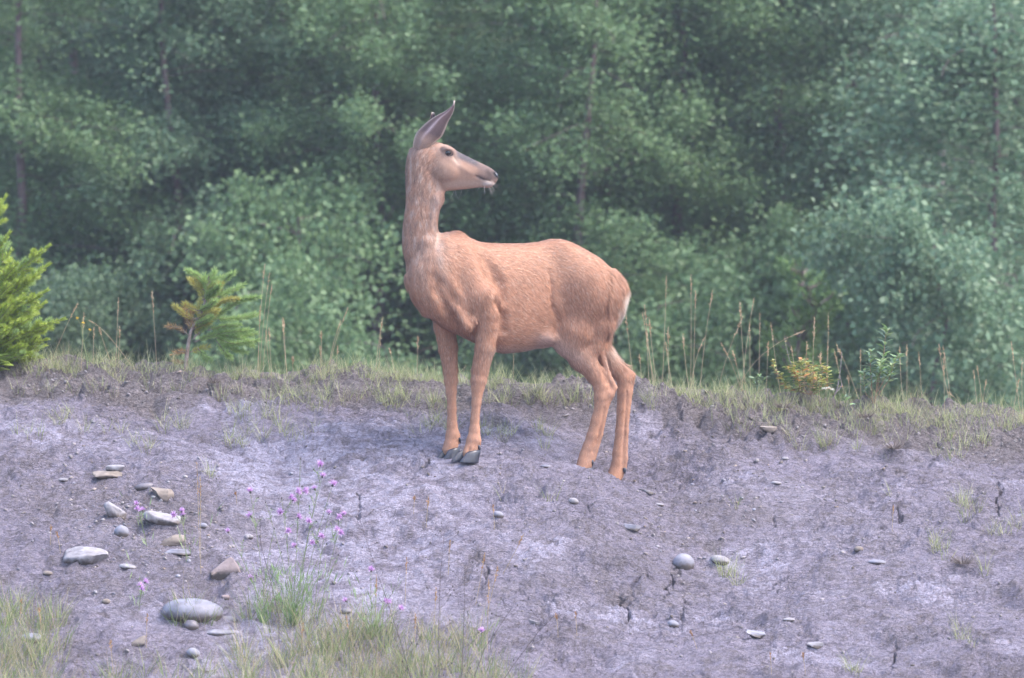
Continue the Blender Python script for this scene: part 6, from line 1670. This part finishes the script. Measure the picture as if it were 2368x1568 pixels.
# rusty brown seed stalks standing thinly over the clay
rust_m = leaf_mat('rusty_seed_head', [(0, (.38, .20, .10)), (.6, (.52, .30, .16)), (1, (.62, .42, .25))], .65, .25, .2)
RS = [((455, 1070), (462, 1290), 0), ((463, 1100), (464, 1330), 0), ((1140, 1168), (1143, 1225), 0), ((130, 1230), (140, 1280), 2), ((118, 1215), (116, 1262), 0), ((545, 1140), (548, 1165), 0), ((870, 1330), (868, 1470), 0), ((940, 1290), (936, 1400), 0),
      ((1120, 1280), (1098, 1400), 3), ((1210, 1235), (1160, 1330), 6), ((1150, 1310), (1125, 1420), 2), ((960, 1420), (958, 1520), 0), ((1130, 1340), (1126, 1500), 0), ((990, 1150), (985, 1220), 0), ((958, 1148), (956, 1190), 0), ((1330, 1415), (1334, 1470), 0),
      ((1285, 1420), (1290, 1480), 2), ((1596, 1460), (1612, 1500), 0), ((1780, 1510), (1784, 1560), 0), ((1855, 1510), (1862, 1560), 1), ((2065, 1170), (2062, 1230), 0), ((700, 1440), (690, 1540), 4), ((800, 1420), (830, 1530), -8), ((1008, 1360), (1000, 1480), 2),
      ((255, 1480), (262, 1560), 0), ((50, 1380), (44, 1500), 0), ((90, 1400), (96, 1520), 3), ((340, 1420), (338, 1500), 0), ((1040, 1250), (1036, 1330), 0)]
RORD = {}
for i, (tip, bs, bend) in sorted(enumerate(RS), key=lambda t: t[1][1][0]):
    h = hit(*bs); b = h + np.array([0, 0, -.008]); t = P(tip[0], tip[1], h[1] - .02); m = (b + t) / 2 + np.array([bend / S, 0, .01]); path = bez(b, m, t, 9)
    e = empty('rusty_grass_stalk', b); rg_ = 'at the left' if bs[0] < 600 else ('in the bottom centre' if bs[0] < 1300 else 'at the lower right')
    RORD[rg_] = RORD.get(rg_, -1) + 1
    tag(e, f'thin rusty seed stalk over the clay {rg_}, ' + (ORD + ['tenth from the left', 'eleventh from the left', 'twelfth from the left', 'thirteenth from the left', 'fourteenth from the left', 'fifteenth from the left', 'sixteenth from the left'])[RORD[rg_]], 'grass stalk', 'rusty seed stalks scattered over the clay')
    v_, f_ = tube([p - b for p in path], [.0009] * 9, 4); part('stem', mesh_obj('stem', v_, f_, stem_m, mesh_only=True), e)
    v_, f_ = seed_head([p - b for p in path[5:]], .0028, 400 + i, 26); part('seed_head', mesh_obj('seed_head', v_, f_, rust_m, mesh_only=True), e)
print('TRIS', sum(len(m.loops) - 2 * len(m.polygons) for m in bpy.data.meshes))
# ------------------------------------------------------------------ evening air
hzv = [(sx * 135, (-75 if sy < 0 else 165), (-4.2 if sz < 0 else 34)) for sx in (-1, 1) for sy in (-1, 1) for sz in (-1, 1)]
hzf = [(0, 1, 3, 2), (4, 6, 7, 5), (0, 4, 5, 1), (2, 3, 7, 6), (0, 2, 6, 4), (1, 5, 7, 3)]
hm = bpy.data.materials.new('haze'); hm.use_nodes = True
for n in list(hm.node_tree.nodes): hm.node_tree.nodes.remove(n)
ho = hm.node_tree.nodes.new('ShaderNodeOutputMaterial'); hv = hm.node_tree.nodes.new('ShaderNodeVolumePrincipled')
hv.inputs['Color'].default_value = (.80, .86, 1.0, 1); hv.inputs['Density'].default_value = HAZE; hv.inputs['Anisotropy'].default_value = 0.2
hm.node_tree.links.new(hv.outputs[0], ho.inputs['Volume'])
haze = mesh_obj('haze', hzv, hzf, hm); tag(haze, 'thin bluish evening air over the bank and the forest', kind='stuff')
